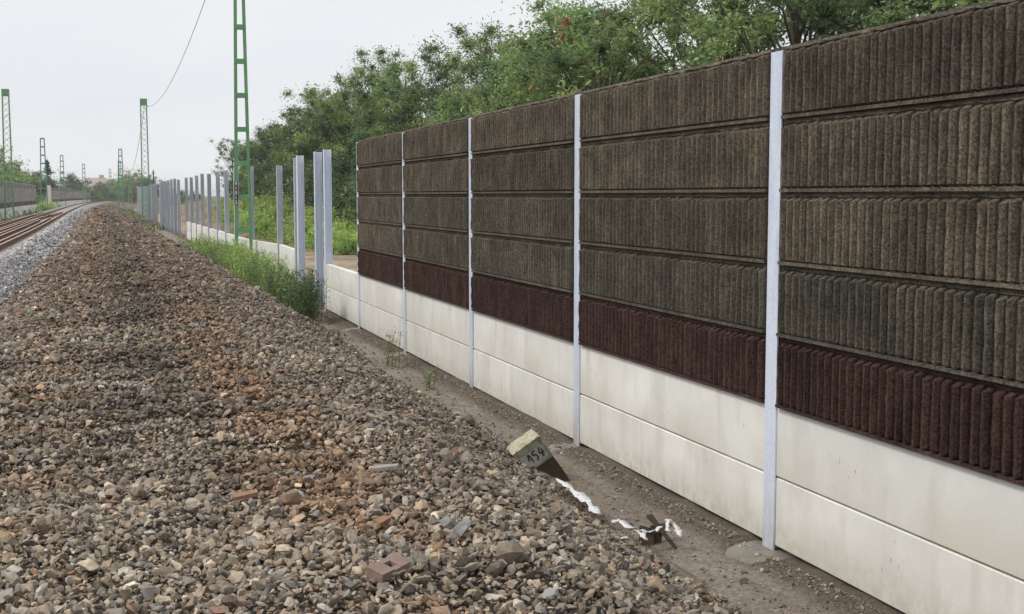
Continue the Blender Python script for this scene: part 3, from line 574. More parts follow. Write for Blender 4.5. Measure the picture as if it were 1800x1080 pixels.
TM['drk_a'] = tree_mesh(4, 8.8, 3.4, 'dark', 92, 400, .13, .15, clr=.64); TM['drk_b'] = tree_mesh(5, 7.6, 3.6, 'dark', 90, 280, .16, .08, clr=.64); TM['thin'] = tree_mesh(6, 8.8, 3.0, 'locust', 46, 150, .14, .36, clr=.5)
TM['sum'] = tree_mesh(7, 7.6, 3.5, 'sumac', 90, 380, .135, .14, clr=.62); TM['lime'] = tree_mesh(8, 5.6, 2.4, 'lime', 40, 210, .17, .1); TM['loc_d'] = tree_mesh(9, 6.4, 2.8, 'locust', 50, 230, .18, .08)
def tree(name, key, x, y, sc_, label, rz=None, group=None, sx=1):
    z = float(ground_z(x, y))-.1; t = thing(name, label, 'tree', (x, y, z), random.uniform(0, 6.28) if rz is None else rz, group); t.scale = (sc_*sx, sc_*sx, sc_)
    link('trunk', TM[key][0], t); link('crown', TM[key][1], t); return t
G = 'trees on the bank behind the wall'
TL = [  # kind, x, y, scale, label
 ('locust_tree', 'loc_b', 13.0, 16.0, .86, 'tree rising over the right end of the tall wall, beyond the nearest post'),
 ('broadleaf_tree', 'drk_a', 15.0, 19.8, .98, 'dark tree at the upper right corner over the nearest wall bay'),
 ('locust_tree', 'thin', 14.0, 24.2, .96, 'sparse tree with bare dark branches against the sky, just left of the nearest post top'),
 ('broadleaf_tree', 'drk_b', 18.0, 29.5, .98, 'dark dense tree set back behind the sparse tree near the nearest post'),
 ('locust_tree', 'loc_b', 15.2, 30.6, .98, 'feathery light green tree above the middle of the second wall bay'),
 ('locust_tree', 'thin', 17.6, 37.0, 1.04, 'thin crowned tree with sky between its branches, right of the red seeded tree'),
 ('sumac_tree', 'sum', 14.6, 39.0, 1.08, 'broad tree with orange red seed heads above the wall'),
 ('broadleaf_tree', 'drk_a', 18.2, 47.5, 1.0, 'dark tree behind the left shoulder of the red seeded tree'),
 ('locust_tree', 'loc_a', 15.6, 49.0, .93, 'rounded mid green tree just left of the red seeded tree'),
 ('locust_tree', 'loc_b', 16.6, 56.5, 1.0, 'tall narrow topped tree above the third post from the end of the wall'),
 ('locust_tree', 'loc_c', 14.2, 56.0, .86, 'low bright green tree showing just over the far part of the wall top'),
 ('broadleaf_tree', 'drk_a', 17.6, 66.0, .97, 'dark tree behind the end of the tall wall'),
 ('locust_tree', 'loc_a', 15.4, 67.5, .98, 'high rounded tree over the last panels of the tall wall'),
 ('broadleaf_tree', 'drk_b', 13.4, 63.0, .62, 'dark low tree behind the end post of the tall wall'),
 ('locust_tree', 'loc_b', 15.9, 79.0, 1.02, 'tall airy tree directly above the double posts'),
 ('broadleaf_tree', 'drk_b', 13.6, 75.0, .82, 'dark tree whose foot meets the weeds behind the double posts'),
 ('locust_tree', 'loc_c', 17.2, 90.0, .98, 'pale green rounded tree left of the tallest far tree'),
 ('broadleaf_tree', 'drk_a', 14.2, 88.0, .86, 'dark tree standing on the brown bank right of the ladder mast'),
 ('broadleaf_tree', 'drk_b', 13.4, 99.0, .80, 'dark tree on the bank behind the lone post right of the ladder mast'),
 ('locust_tree', 'loc_a', 16.8, 104.0, .82, 'mid green tree stepping down toward the ladder mast'),
 ('broadleaf_tree', 'drk_a', 13.2, 113.0, .72, 'dark tree directly right of the ladder mast top of the bank'),
 ('broadleaf_tree', 'drk_b', 13.4, 126.0, .78, 'dark tree seen through the ladder mast'),
 ('locust_tree', 'loc_c', 13.6, 71.0, .98, 'bright tree filling the wood right behind the end post of the wall'),
 ('locust_tree', 'loc_a', 13.8, 83.0, .92, 'mid green tree in the front row above the wide free post'),
 ('locust_tree', 'loc_c', 13.9, 94.5, .92, 'fuller light green tree in the front row above the brown bank'),
 ('locust_tree', 'loc_a', 14.0, 107.0, .80, 'light green tree just right of the ladder mast, lower than its neighbours'),
 ('locust_tree', 'loc_c', 14.2, 119.0, .84, 'light green tree with its top seen inside the ladder mast'),
 ('locust_tree', 'loc_a', 14.2, 44.0, .86, 'light green tree showing below the left side of the red seeded tree'),
 ('locust_tree', 'loc_c', 14.3, 34.0, .98, 'light green tree just right of the red seeded tree'),
 ('locust_tree', 'thin', 12.6, 141.0, .82, 'last thin tree of the bank, left of the ladder mast'),
]
for nm, k, x, y, s_, l_ in TL: tree(nm, k, x, y, s_, l_, group=G)
sm_t = [o for o in COL.objects if o.name.startswith('sumac_tree')][0]
M['seed'] = mat('red_seed_heads', (.46, .20, .12), (.40, .21, .12), 9, .9)
rng = np.random.default_rng(77)
for i in range(20):
    a = rng.uniform(0, 6.28); q = rng.uniform(.4, 1.0); n_ = 130
    zz = rng.uniform(3.6, 7.0); q = 3.6*math.sqrt(max(.15, 1-((zz-4.6)/3.4)**2)); a = math.atan2(-39, -14.6) + rng.uniform(-.35, 1.15)
    ctr = np.array([q*math.cos(a), q*math.sin(a), zz])
    V, F, C = leaf_cloud([np.zeros(3)], [.24], [n_], .085, [np.array((.42, .15, .08))], rng, flat=.8)
    o = link('seed_head', np_mesh('seed_head', V, F, M['seed']), sm_t, ctr)
sm_t.rotation_euler = (0, 0, 0)
# understory where the wood comes down to the bank
def bush_mesh(seed, kind, h, rw, n_cl=26, leaves=170, size=.11):
    rng = np.random.default_rng(seed); pal = np.array(PAL[kind]); cs = [np.array([rng.normal(0, .42)*rw, rng.normal(0, .42)*rw, abs(rng.normal(.5, .26))*h]) for _ in range(n_cl)]
    V, F, C = leaf_cloud(cs, [rng.uniform(.2, .42)*rw for _ in cs], [leaves]*n_cl, size, [pal[rng.integers(len(pal))]*rng.uniform(.75, 1.25) for _ in cs], rng, flat=.9)
    st = MB()
    for c in cs[::2]: st.tube([(0, 0, -.1), (c[0]*.5, c[1]*.5, c[2]*.4), tuple(c)], [.02, .014, .006], 4, cap=False)
    return st.mesh('stems', M['bark']), np_mesh('foliage', V, F, M['leaf'], C)
BM = {'g': bush_mesh(31, 'dark', 1.8, 1.5, 34, 170, .13), 'l': bush_mesh(32, 'lime', 1.2, 1.3), 'm': bush_mesh(33, 'lime', 1.3, 1.4), 'd': bush_mesh(34, 'dark', 2.6, 1.8, 44, 190, .15)}
def bush(key, x, y, s_, label, cat='bush', group=None, name='bush'):
    t = thing(name, label, cat, (x, y, float(ground_z(x, y))-.05), random.uniform(0, 6.28), group); t.scale = (s_, s_, s_)
    link('stems', BM[key][0], t); link('foliage', BM[key][1], t); return t
gb = 'bushes along the foot of the wood'
for i, (x, y) in enumerate([(12.6, 58), (13.2, 62.5), (12.4, 67), (13, 71), (12.2, 76), (12.6, 81), (12.9, 87), (13, 94), (13.2, 102), (12.8, 111), (13.0, 121), (12.8, 132)]):
    bush('d', x+random.uniform(-.3, .3), y, random.uniform(1.0, 1.35), ORD[i]+' dark bush at the foot of the wood, counted from the tall wall end', group=gb)
gw = 'bright green weed bushes on the waste ground'
for i, (x, y, k) in enumerate([(9.6, 54, 'm'), (10.4, 57, 'l'), (10.0, 60, 'm'), (11.2, 60.5, 'l'), (9.4, 63.5, 'm'), (10.6, 65, 'l'), (9.0, 68, 'l'), (10.2, 70, 'm'), (8.8, 73, 'l'), (9.8, 77, 'm'), (8.6, 80, 'l'), (9.4, 85, 'm'), (8.7, 90, 'l'), (9.9, 95, 'm'), (9.3, 103, 'l'), (11.4, 66, 'm'), (11.2, 74, 'l')]):
    px_ = 0
    bush(k, x, y, random.uniform(.75, 1.05), ORD[i]+' bright green weed bush behind the posts, counted from the tall wall end', 'weed bush', gw, 'weed_bush')
for i, (x, y, k) in enumerate([(8.2, 74, 'm'), (8.8, 84, 'l'), (8.0, 92, 'm'), (8.9, 98, 'l'), (8.4, 108, 'm'), (9.6, 112, 'l'), (8.6, 120, 'm'), (10.5, 84, 'm'), (10.2, 100, 'm'), (11.0, 92, 'l')]):
    bush(k, x, y, random.uniform(.8, 1.2), ORD[i//2]+' green shrub growing on the brown slope, counted away from the camera', 'shrub', 'shrubs on the brown slope', 'shrub') if i % 2 else None
# far woods and gardens
FT = {'a': tree_mesh(21, 9, 4.6, 'locust', 44, 90, .42, .06, clr=.9), 'b': tree_mesh(22, 9, 4.4, 'dark', 44, 90, .42, .08, clr=.9), 'c': tree_mesh(23, 9, 4.8, 'blue', 40, 90, .42, .06, clr=.9)}
def conifer(seed, h, rw):
    rng = np.random.default_rng(seed); st = MB(); st.tube([(0, 0, 0), (0, 0, h)], [.2, .03], 6); cs, rs = [], []
    for i in range(60):
        t = rng.random()**.8; a = rng.uniform(0, 6.28); r_ = rw*(1-t)*rng.uniform(.3, 1); cs.append(np.array([r_*math.cos(a), r_*math.sin(a), h*(.12+.86*t)])); rs.append(.3+.55*rw*(1-t)*.5)
    V, F, C = leaf_cloud(cs, rs, [50]*60, .34, [np.array((.035, .052, .042))*rng.uniform(.8, 1.2) for _ in cs], rng); return st.mesh('trunk', M['bark']), np_mesh('crown', V, F, M['leaf'], C)
FT['con'] = conifer(24, 10, 2.0)
TM.update(FT)
def at(px, Y):   # distance along a bearing read off the photo
    a = R(17.625) + math.atan((px-900)/2210); return math.tan(a)*Y
far = [('garden_tree', 'a', 3, 215, 1.12, 'green garden tree above the far noise wall at the left edge'), ('garden_tree', 'a', 27, 225, .92, 'low yellowish garden tree above the far wall, right of the left lattice mast'),
 ('conifer', 'con', 37, 240, .85, 'small dark conifer above the far noise wall'), ('conifer', 'con', 88, 300, 1.1, 'dark spruce behind the ladder mast in the wall opening'),
 ('garden_tree', 'b', 66, 320, .92, 'dark round tree left of the wall opening'), ('garden_tree', 'c', 79, 300, .95, 'bluish tree seen through the wall opening'), ('garden_tree', 'a', 97, 335, .62, 'low tree just right of the wall opening'),
 ('garden_tree', 'b', 127, 380, .92, 'dark tree left of the hip roofed house'), ('garden_tree', 'c', 113, 400, .72, 'bluish tree over the distant noise wall'),
 ('garden_tree', 'c', 141, 440, .72, 'bluish tree below the left end of the hip roof'), ('garden_tree', 'a', 158, 430, .7, 'green tree in front of the hip roofed house'), ('garden_tree', 'b', 176, 435, .66, 'dark tree in front of the right half of the hip roofed house'),
 ('garden_tree', 'a', 190, 420, .62, 'low green tree at the bend of the rails'), ('garden_tree', 'b', 205, 430, .8, 'dark tree at the right end of the hip roof'), ('garden_tree', 'a', 221, 400, .98, 'tall light green tree behind the close pair of masts'),
 ('garden_tree', 'a', 238, 405, 1.02, 'tall light green tree just left of the lattice mast'), ('garden_tree', 'b', 258, 390, .86, 'green tree behind the lattice mast'), ('garden_tree', 'c', 274, 385, .74, 'bluish tree behind the far run of posts'),
 ('garden_tree', 'b', 292, 370, .58, 'low dark tree above the gap in the posts'), ('garden_tree', 'a', 306, 330, .52, 'low tree behind the dense run of posts'), ('garden_tree', 'b', 322, 300, .46, 'dark low tree right of the utility pole'), ('garden_tree', 'c', 343, 290, .42, 'bluish low tree left of the brown bank'),
 ('garden_tree', 'b', 168, 400, .40, 'dark shrub like tree behind the far rails'), ('garden_tree', 'a', 150, 395, .42, 'green shrub like tree at the end of the distant wall'), ('garden_tree', 'a', 212, 385, .46, 'green shrub like tree below the close pair of masts')]
far += [('garden_tree', 'abcab'[i % 5], px, Y, s_, l_) for i, (px, Y, s_, l_) in enumerate([(148, 470, .82, 'mid green tree left of the hip roof, in the second row'), (183, 400, .62, 'round green tree under the middle of the hip roof'), (197, 460, .80, 'tree touching the right slope of the hip roof'),
 (214, 440, .92, 'tree filling the space left of the close pair of masts'), (231, 450, .98, 'high tree between the close pair and the lattice mast'), (246, 430, .95, 'round tree top directly left of the lattice mast'), (268, 430, .86, 'round tree top directly right of the lattice mast'),
 (284, 400, .62, 'lower tree falling away to the right of the lattice mast'), (116, 350, .55, 'green tree top over the middle of the distant wall'), (132, 400, .75, 'green tree top over the right part of the distant wall'), (50, 300, .70, 'green tree left of the grey blue roof'), (15, 240, 1.0, 'green tree behind the left lattice mast'), (200, 380, .45, 'low green bush like tree before the bend, right of the wall end'), (178, 378, .42, 'low green bush like tree beside the end of the distant wall')])]
for nm, k, px, Y, s_, l_ in far: tree(nm, k, at(px, Y), Y, s_*(1.14 if 105 < px < 300 else 1), l_, group='distant trees beyond the bend')
m_rng = np.random.default_rng(5)
# weeds between the ballast and the unfinished wall: ground cover
def weeds(name, pts, label, rng, lime=None, lsize=.05, cat='weeds'):
    cs, rs, nn, cols = [], [], [], []; st = MB()
    for (x, y, z, h, k) in pts:
        pal = np.array(PAL[k]); c0 = pal[rng.integers(len(pal))]*rng.uniform(.8, 1.25); lx, ly = rng.normal(0, .16, 2)*h
        m_ = max(3, int(h/.13)); st.tube([(x, y, z-.03), (x+lx*.4, y+ly*.4, z+h*.5), (x+lx, y+ly, z+h)], [.006, .005, .002], 3, cap=False, mi=0)
        for i in range(m_): t = (i+.6)/m_; cs.append(np.array([x+lx*t, y+ly*t, z+h*t])); rs.append(.055+.13*h*(1-t*.75)); nn.append(int(13)); cols.append(c0)
    V, F, C = leaf_cloud(cs, rs, nn, lsize, cols, rng, droop=-.1, asp=.36, flat=1.0)
    t = thing(name, label, cat, (0, 0, 0)); t['kind'] = 'stuff'
    return V, F, C, st, t
def weeds_one(name, pts, label, rng, **k):
    V, F, C, st, t = weeds(name, pts, label, rng, **k); bpy.data.objects.remove(t)
    SV = np.array(st.v); SF = np.array(st.f); V2 = np.concatenate([V, SV]); F2 = np.concatenate([F, SF+len(V)]); C2 = np.concatenate([C, np.full((len(SV), 3), (.12, .15, .06))])
    return link(name, np_mesh(name, V2, F2, M['leaf'], C2))
rng = np.random.default_rng(8); pts = []
for i in range(2100):
    y = 25.6 + 37*rng.random()**1.15; w0 = 3.12 + .15*math.sin(y*.9) + .3*max(0, (29.5-y)/4); u = rng.uniform(w0, 4.32)
    if y < 27.0 and u < 3.45: continue
    if u > 4.1 and rng.random() < .5: continue
    if y < 31 and u > 3.95: continue
    x = u + float(cx(y)); zb = max(float(bed_z(x, y)), float(ground_z(x, y)))
    dens = fbm(x, y, .35, 90); k = 'lime' if (32 < y < 39 and rng.random() < .85) or (45 < y < 55 and rng.random() < .5) else ('locust' if rng.random() < .6 else 'lime')
    if y < 29 and rng.random() < .6: k = 'dark'
    h = rng.uniform(.4, .95)*(1.15 if 28 < y < 40 else .9)*(1 - .35*(y > 52))*min(1, .35+(y-25.2)/1.2)
    pts.append((x, y, zb, h*(.65+.7*float(dens)), k))
tag(weeds_one('weeds', pts, '', rng), 'dense green weeds filling the strip between ballast and unfinished wall', 'weeds', kind='stuff')
pts = [(3.72+rng.normal(0, .12), 25.7+rng.normal(0, .3), .05, rng.uniform(.6, 1.05), 'dark') for _ in range(80)]
tag(weeds_one('dark_weed_bush', pts, '', rng), 'darker weed bush at the near tip of the weeds by the double posts', 'bush')
for (x, y, h, n_, l_) in [(3.98, 18.55, .62, 7, 'tall pale weed sprig on the soil in front of the second last ribbed bay'), (3.98, 16.1, .34, 5, 'short weed sprig at the edge of the ballast, nearer than the tall sprig'), (3.80, 22.4, .2, 5, 'tiny weed tuft where the ballast meets the soil near the weeds')]:
    pts = [(x+rng.normal(0, .05), y+rng.normal(0, .06), float(ground_z(x, y)), h*rng.uniform(.4, 1), 'locust') for _ in range(n_)]
    tag(weeds_one('weed_sprig', pts, '', rng, lsize=.035), l_, 'weed')
pts = []
for i in range(420):
    y = 95+130*rng.random(); u = rng.uniform(2.9, 4.3) if rng.random() < .5 else rng.uniform(-.5, 4)
    if u < 2.9 and y < 185: continue
    if abs(u-3.5) < .7 and 112 < y < 119: continue
    x = u+float(cx(y)); pts.append((x, y, max(float(bed_z(x, y)), 0), rng.uniform(.12, .38), 'dry' if rng.random() < .5 else 'locust'))
for i in range(60):
    y = rng.uniform(118, 225); x = -8.2 + rng.normal(0, .3)+float(cx(y)); pts.append((x, y,   .35, rng.uniform(.2, .7), 'locust' if rng.random() < .6 else 'lime'))
tag(weeds_one('far_weeds', pts, '', rng, lsize=.16), 'thin weeds along the far edges of the track bed', 'weeds', kind='stuff')
bush('l', -8.0+float(cx(190)), 193, 1.25, 'bright green bush in front of the opening of the far noise wall'); bush('m', -7.8+float(cx(205)), 206, 1.2, 'green bush right of the bright one at the far wall opening')
pts = []
for i in range(1700):
    x = rng.uniform(8.2, 13.5); y = rng.uniform(52, 92)
    if fbm(x, y, .3, 91) < .45 or ground_z(x, y) > 1.3 or y > 78: continue
    pts.append((x, y, float(ground_z(x, y)), rng.uniform(.3, .9), 'lime' if rng.random() < .5 else 'locust'))
tag(weeds_one('meadow_weeds', pts, '', rng, lsize=.09), 'bright waist high weeds on the waste ground behind the posts', 'weeds', kind='stuff')

# ------------------------------------------------------------------ distant houses
def house(label, x, y, wx, wy, hw, hr, roof, rz=0, dorm=False, nwin=5):
    t = thing('house', label, 'house', (x, y, 0), rz); m = MB(); m.box((-wx/2, -wy/2, 0), (wx/2, wy/2, hw)); m.obj('wall', M['plaster'], t)
    m = MB(); e = .5; r_ = wx/2-wy/2*.95; a, b = wx/2+e, wy/2+e
    m.add([(-a,-b,hw),(a,-b,hw),(a,b,hw),(-a,b,hw),(-r_,0,hw+hr),(r_,0,hw+hr)], [(0,1,5,4),(1,2,5),(2,3,4,5),(3,0,4),(3,2,1,0)]); rf = m.obj('roof', roof, t)
    m = MB(); m.box((wx*.05, -.4, hw+hr-.8), (wx*.05+1.6, .6, hw+hr+1.0)); m.obj('chimney', M['plaster'], rf)
    if dorm: m = MB(); m.add([(-wx*.22,-wy*.36,hw+.4),(-wx*.22+2.2,-wy*.36,hw+.4),(-wx*.22+1.1,-wy*.36,hw+hr*.75),(-wx*.22,0,hw+.4),(-wx*.22+2.2,0,hw+.4),(-wx*.22+1.1,0,hw+hr*.75)], [(0,1,2),(1,4,5,2),(0,2,5,3)]); m.obj('dormer', roof, rf)
    for i in range(nwin):
        m = MB(); xx = -wx/2+wx*(i+.5)/nwin; m.box((xx-.55, -wy/2-.04, hw-2.2), (xx+.55, -wy/2-.01, hw-.8)); m.obj('window', M['pane'], t)
    return t
house('long distant house with a pale red hip roof above the trees', at(174, 470), 470, 15.5, 10, 5.6, 3.2, M['roof'], R(2), True)
house('small house with a grey blue roof behind the far wall', at(56, 330), 330, 12, 9, 5.0, 2.4, M['roofgrey'], R(20), nwin=3)
house('red roofed house at the left edge above the far wall', at(-6, 290), 290, 9, 9, 8.2, 3.0, M['roof'], R(5), nwin=2)

# ------------------------------------------------------------------ kilometre stone 154
def km_stone():
    t = thing('kilometre_stone', 'leaning square concrete marker stone painted 154 with a yellow lichen top', 'marker stone', (3.50, 10.52, .0))
    M['km'] = mat('aged_marker_concrete', (.36, .34, .27), (.27, .25, .20), 16, .95, bump=.006, bscale=45, c3=(.16, .13, .09), scale3=9)
    M['lichen'] = mat('yellow_lichen', (.47, .43, .26), (.60, .57, .46), 30, .95, bump=.008, bscale=60, c3=(.33, .30, .18), scale3=22)
    M['base'] = mat('raw_marker_foot', (.075, .058, .042), (.05, .04, .03), 20, .95, bump=.006, bscale=50); M['panelp'] = mat('marker_panel', (.48, .48, .46), (.38, .37, .33), 18, .9, c3=(.3, .27, .2), scale3=14)
    b_ = bpy.data.objects.new('block_frame', None)
    bpy.data.objects.remove(b_)
    W, D, H = .30, .26, .50                  # local: x right, y depth (front at y=-D/2), z up
    def jitter(m, a, seed):
        r = random.Random(seed); memo = {}
        m.v = [tuple(c + memo.setdefault((round(v[0], 4), round(v[1], 4), round(v[2], 4), i), r.uniform(-a, a)) for i, c in enumerate(v)) for v in m.v]
    def slab(z0, z1, nx_, ny_, nz_, mi_side, mi_top=None, ch=0):
        m = MB(); 
        def face(o, u, v, nu, nv, mi):
            b = len(m.v); 
            for j in range(nv+1):
                for i in range(nu+1): m.v.append(tuple(Vector(o)+Vector(u)*i/nu+Vector(v)*j/nv))
            for j in range(nv):
                for i in range(nu): m.f.append((b+j*(nu+1)+i, b+j*(nu+1)+i+1, b+(j+1)*(nu+1)+i+1, b+(j+1)*(nu+1)+i)); m.m.append(mi)
        h = z1-z0
        face((-W/2, -D/2, z0), (W, 0, 0), (0, 0, h), nx_, nz_, mi_side); face((W/2, -D/2, z0), (0, D, 0), (0, 0, h), ny_, nz_, mi_side)
        face((W/2, D/2, z0), (-W, 0, 0), (0, 0, h), nx_, nz_, mi_side); face((-W/2, D/2, z0), (0, -D, 0), (0, 0, h), ny_, nz_, mi_side)
        face((-W/2, -D/2, z1), (W, 0, 0), (0, D, 0), nx_, ny_, mi_side if mi_top is None else mi_top); face((-W/2, D/2, z0), (W, 0, 0), (0, -D, 0), nx_, ny_, mi_side); return m
    a = slab(-.1, .235, 10, 8, 6, 0); jitter(a, .004, 3); foot_ = a
    # upper block is built as a frame so that the number panel is really sunk in
    fr = MB(); px0, px1, pz0, pz1, dp = -.118, .128, .268, .405, .012
    fr.box((-W/2, -D/2+dp, .237), (W/2, D/2, .47)); fr.box((-W/2, -D/2, .237), (px0, -D/2+dp-.0005, .47)); fr.box((px1, -D/2, .237), (W/2, -D/2+dp-.0005, .47))
    fr.box((px0+.0005, -D/2, .237), (px1-.0005, -D/2+dp-.0005, pz0)); fr.box((px0+.0005, -D/2, pz1), (px1-.0005, -D/2+dp-.0005, .47))
    pn = MB(); pn.box((px0+.002, -D/2+dp-.003, pz0+.002), (px1-.002, -D/2+dp-.0012, pz1-.002))
    top = MB(); nx_, ny_ = 14, 12; r = random.Random(4)
    for j in range(ny_+1):
        for i in range(nx_+1):
            u, v = i/nx_, j/ny_; e = min(u, 1-u, v, 1-v)*8; top.v.append((-W/2+W*u + (r.uniform(-.004, .004)), -D/2+D*v+r.uniform(-.004, .004), .471+.022*min(1, e)+r.uniform(-.004, .004)))
    for j in range(ny_):
        for i in range(nx_): k = j*(nx_+1)+i; top.f.append((k, k+1, k+nx_+2, k+nx_+1)); top.m.append(0)
    ink = []
    def stroke(pl, w0=.007):
        m = MB(); 
        for (a_, b_) in zip(pl, pl[1:]): 
            p = Vector((a_[0]*.86+.016, -D/2+dp-.004-.0006*len(ink), a_[1])); q = Vector((b_[0]*.86+.016, -D/2+dp-.004-.0006*len(ink), b_[1])); m.bar(p, q, .002, w0*2.0, up=(0, 0, 1)) if False else m.bar(p, q, w0*1.8, .002, up=(0, 1, 0))
        ink.append(m)
    cx0 = .006; zc = .337
    stroke([(-.082, zc-.012), (-.066, zc+.040), (-.060, zc+.046), (-.052, zc+.030), (-.044, zc-.04)])                       # 1
    stroke([(.028, zc+.048), (-.012, zc+.040), (-.016, zc+.010), (.004, zc+.012), (.020, zc-.006), (.016, zc-.034), (-.004, zc-.046)])   # 5
    stroke([(.078, zc+.05), (.052, zc-.006), (.106, zc-.012)]); stroke([(.098, zc+.026), (.082, zc-.012), (.076, zc-.05)])                # 4
    rotm = Matrix(((.8260, .0748, -.5587), (-.0836, .9964, .0098), (.5574, .0386, .8293)))     # leans to the left and toward the track bed
    e = rotm.to_euler(); loc = (.24, .107, -.035)
    blk = fr.obj('block', M['km'], t, loc, e); bv = blk.modifiers.new('worn_edges', 'BEVEL'); bv.width = .007; bv.segments = 2
    foot_.obj('rough_foot', M['base'], t, loc, e); top.obj('lichen_cap', M['lichen'], t, loc, e, smooth=True); p = pn.obj('number_panel', M['panelp'], blk)
    for m, ch in zip(ink, '1544'): m.obj('painted_digit', M['black'], blk)
km_stone()

# ------------------------------------------------------------------ litter
def ribbon(name, pts, wd, mt, label, cat, twist=.7, seed=0):
    r = random.Random(seed); m = MB(); pts = [Vector(p) for p in pts]; P_ = []
    for a, b in zip(pts, pts[1:]): P_ += [a.lerp(b, i/4) for i in range(4)]
    P_.append(pts[-1])
    for i, p in enumerate(P_):
        d_ = (P_[min(i+1, len(P_)-1)]-P_[max(i-1, 0)]).normalized(); s_ = d_.cross(Vector((0, 0, 1))).normalized(); a = twist*math.sin(i*1.1+seed)+r.uniform(-.3, .3)
        s_ = (s_*math.cos(a)+Vector((0, 0, 1))*math.sin(a))*wd/2*r.uniform(.5, 1.15); j = Vector((r.uniform(-.006, .006), r.uniform(-.006, .006), r.uniform(0, .01)))
        n_ = d_.cross(s_).normalized()*.0015; m.v += [tuple(p+j-s_+n_), tuple(p+j+n_*3), tuple(p+j+s_+n_), tuple(p+j+s_-n_), tuple(p+j-s_-n_)]
    for i in range(len(P_)-1):
        for a in range(5): m.f.append((i*5+a, i*5+(a+1) % 5, i*5+5+(a+1) % 5, i*5+5+a)); m.m.append(0)
    return tag(m.obj(name, mt, smooth=True), label, cat)
M['plastic'] = mat('white_plastic', (.80, .80, .80), (.7, .71, .73), 20, .5)
M['rust'] = mat('rusty_sheet', (.085, .06, .045), (.05, .038, .03), 12, .85); M['brickc'] = mat('brick_piece', (.40, .19, .10), (.32, .16, .09), 18, .9, bump=.003, bscale=60)
def S(x, y, dz=.03): return (x, y, max(float(bed_z(x, y)), float(ground_z(x, y)))+dz+LIFT)
LIFT = .045
ribbon('plastic_strip', [S(3.44, 9.53, .05), S(3.43, 9.28, .06), S(3.44, 9.01, .06), S(3.44, 8.8, .06), S(3.43, 8.64, .04)], .075, M['plastic'], 'long crumpled white plastic strip lying at the ballast edge below the marker stone', 'plastic strip', .35, 2)
ribbon('plastic_strip', [S(3.40, 9.22, .05), S(3.41, 9.1, .05), S(3.42, 8.98, .05)], .035, M['plastic'], 'short white plastic strip curled beside the long one', 'plastic strip', .6, 6)
ribbon('plastic_scrap', [S(3.45, 8.43, .05), S(3.50, 8.40, .07), S(3.54, 8.28, .05), S(3.58, 8.3, .05)], .06, M['plastic'], 'crumpled white plastic scrap between the long strip and the rusty sheet', 'plastic scrap', .35, 3)
ribbon('plastic_band', [S(3.50, 7.93, .03), S(3.52, 8.04, .05), S(3.51, 8.14, .05), S(3.60, 8.18, .06), S(3.70, 8.22, .08), S(3.76, 8.24, .12)], .045, M['plastic'], 'white plastic band running from the ballast to the rusty metal sheet', 'plastic band', .35, 4)
ribbon('plastic_coil', [S(3.77, 8.15, .10), S(3.79, 8.2, .16), S(3.82, 8.24, .17), S(3.85, 8.22, .14), S(3.86, 8.16, .10), S(3.84, 8.11, .07)], .05, M['plastic'], 'white plastic loop hanging on the rusty sheet', 'plastic coil', .3, 5)
LIFT = 0
m = MB()
for (a, b, c, d_) in [((.14, -.20, .0), (.17, -.19, .0), (.04, .10, .26), (-.03, .08, .25)), ((-.13, .0, .0), (.0, -.03, .0), (.03, .02, .14), (-.10, .06, .17)), ((-.02, .03, .0), (.1, .02, .0), (.14, .06, .12), (.02, .08, .16)), ((-.12, .02, .16), (-.02, -.02, .13), (.04, .1, .12), (-.06, .13, .15)), ((.04, .02, .1), (.12, .0, .09), (.26, .06, .17), (.1, .09, .16))]:
    a, b, c, d_ = map(Vector, (a, b, c, d_)); n_ = (b-a).cross(d_-a).normalized()*.006; m.add([a, b, c, d_, a+n_, b+n_, c+n_, d_+n_], [(0,1,2,3), (7,6,5,4), (0,4,5,1), (1,5,6,2), (2,6,7,3), (3,7,4,0)])
m.v = [(a*.8, b*.8, c*.8) for a, b, c in m.v]
tag(m.obj('metal_sheet', M['rust'], None, (3.74, 8.36, .0)), 'bent rusty dark metal sheet standing on the soil by the ballast', 'metal scrap')
def rock(name, x, y, size, col, label, cat='stone', seed=1, sq=(1.3, 1, .6), dz=.35, mt=None, rz=None):
    me = stone_mesh(name, seed, 12, 1.0); me.materials.clear(); key = 'rock_%s' % (col,)
    if key not in M: M[key] = mat('rock_surface', col, tuple(c*.72 for c in col), 22, .9, bump=.003, bscale=60)
    me.materials.append(mt or M[key]); p = S(x, y, size*dz*sq[2]); o = link(name, me, None, p, (random.uniform(-.3, .3), random.uniform(-.3, .3), random.uniform(0, 6) if rz is None else rz)); o.scale = [size*s_ for s_ in sq]; return tag(o, label, cat)
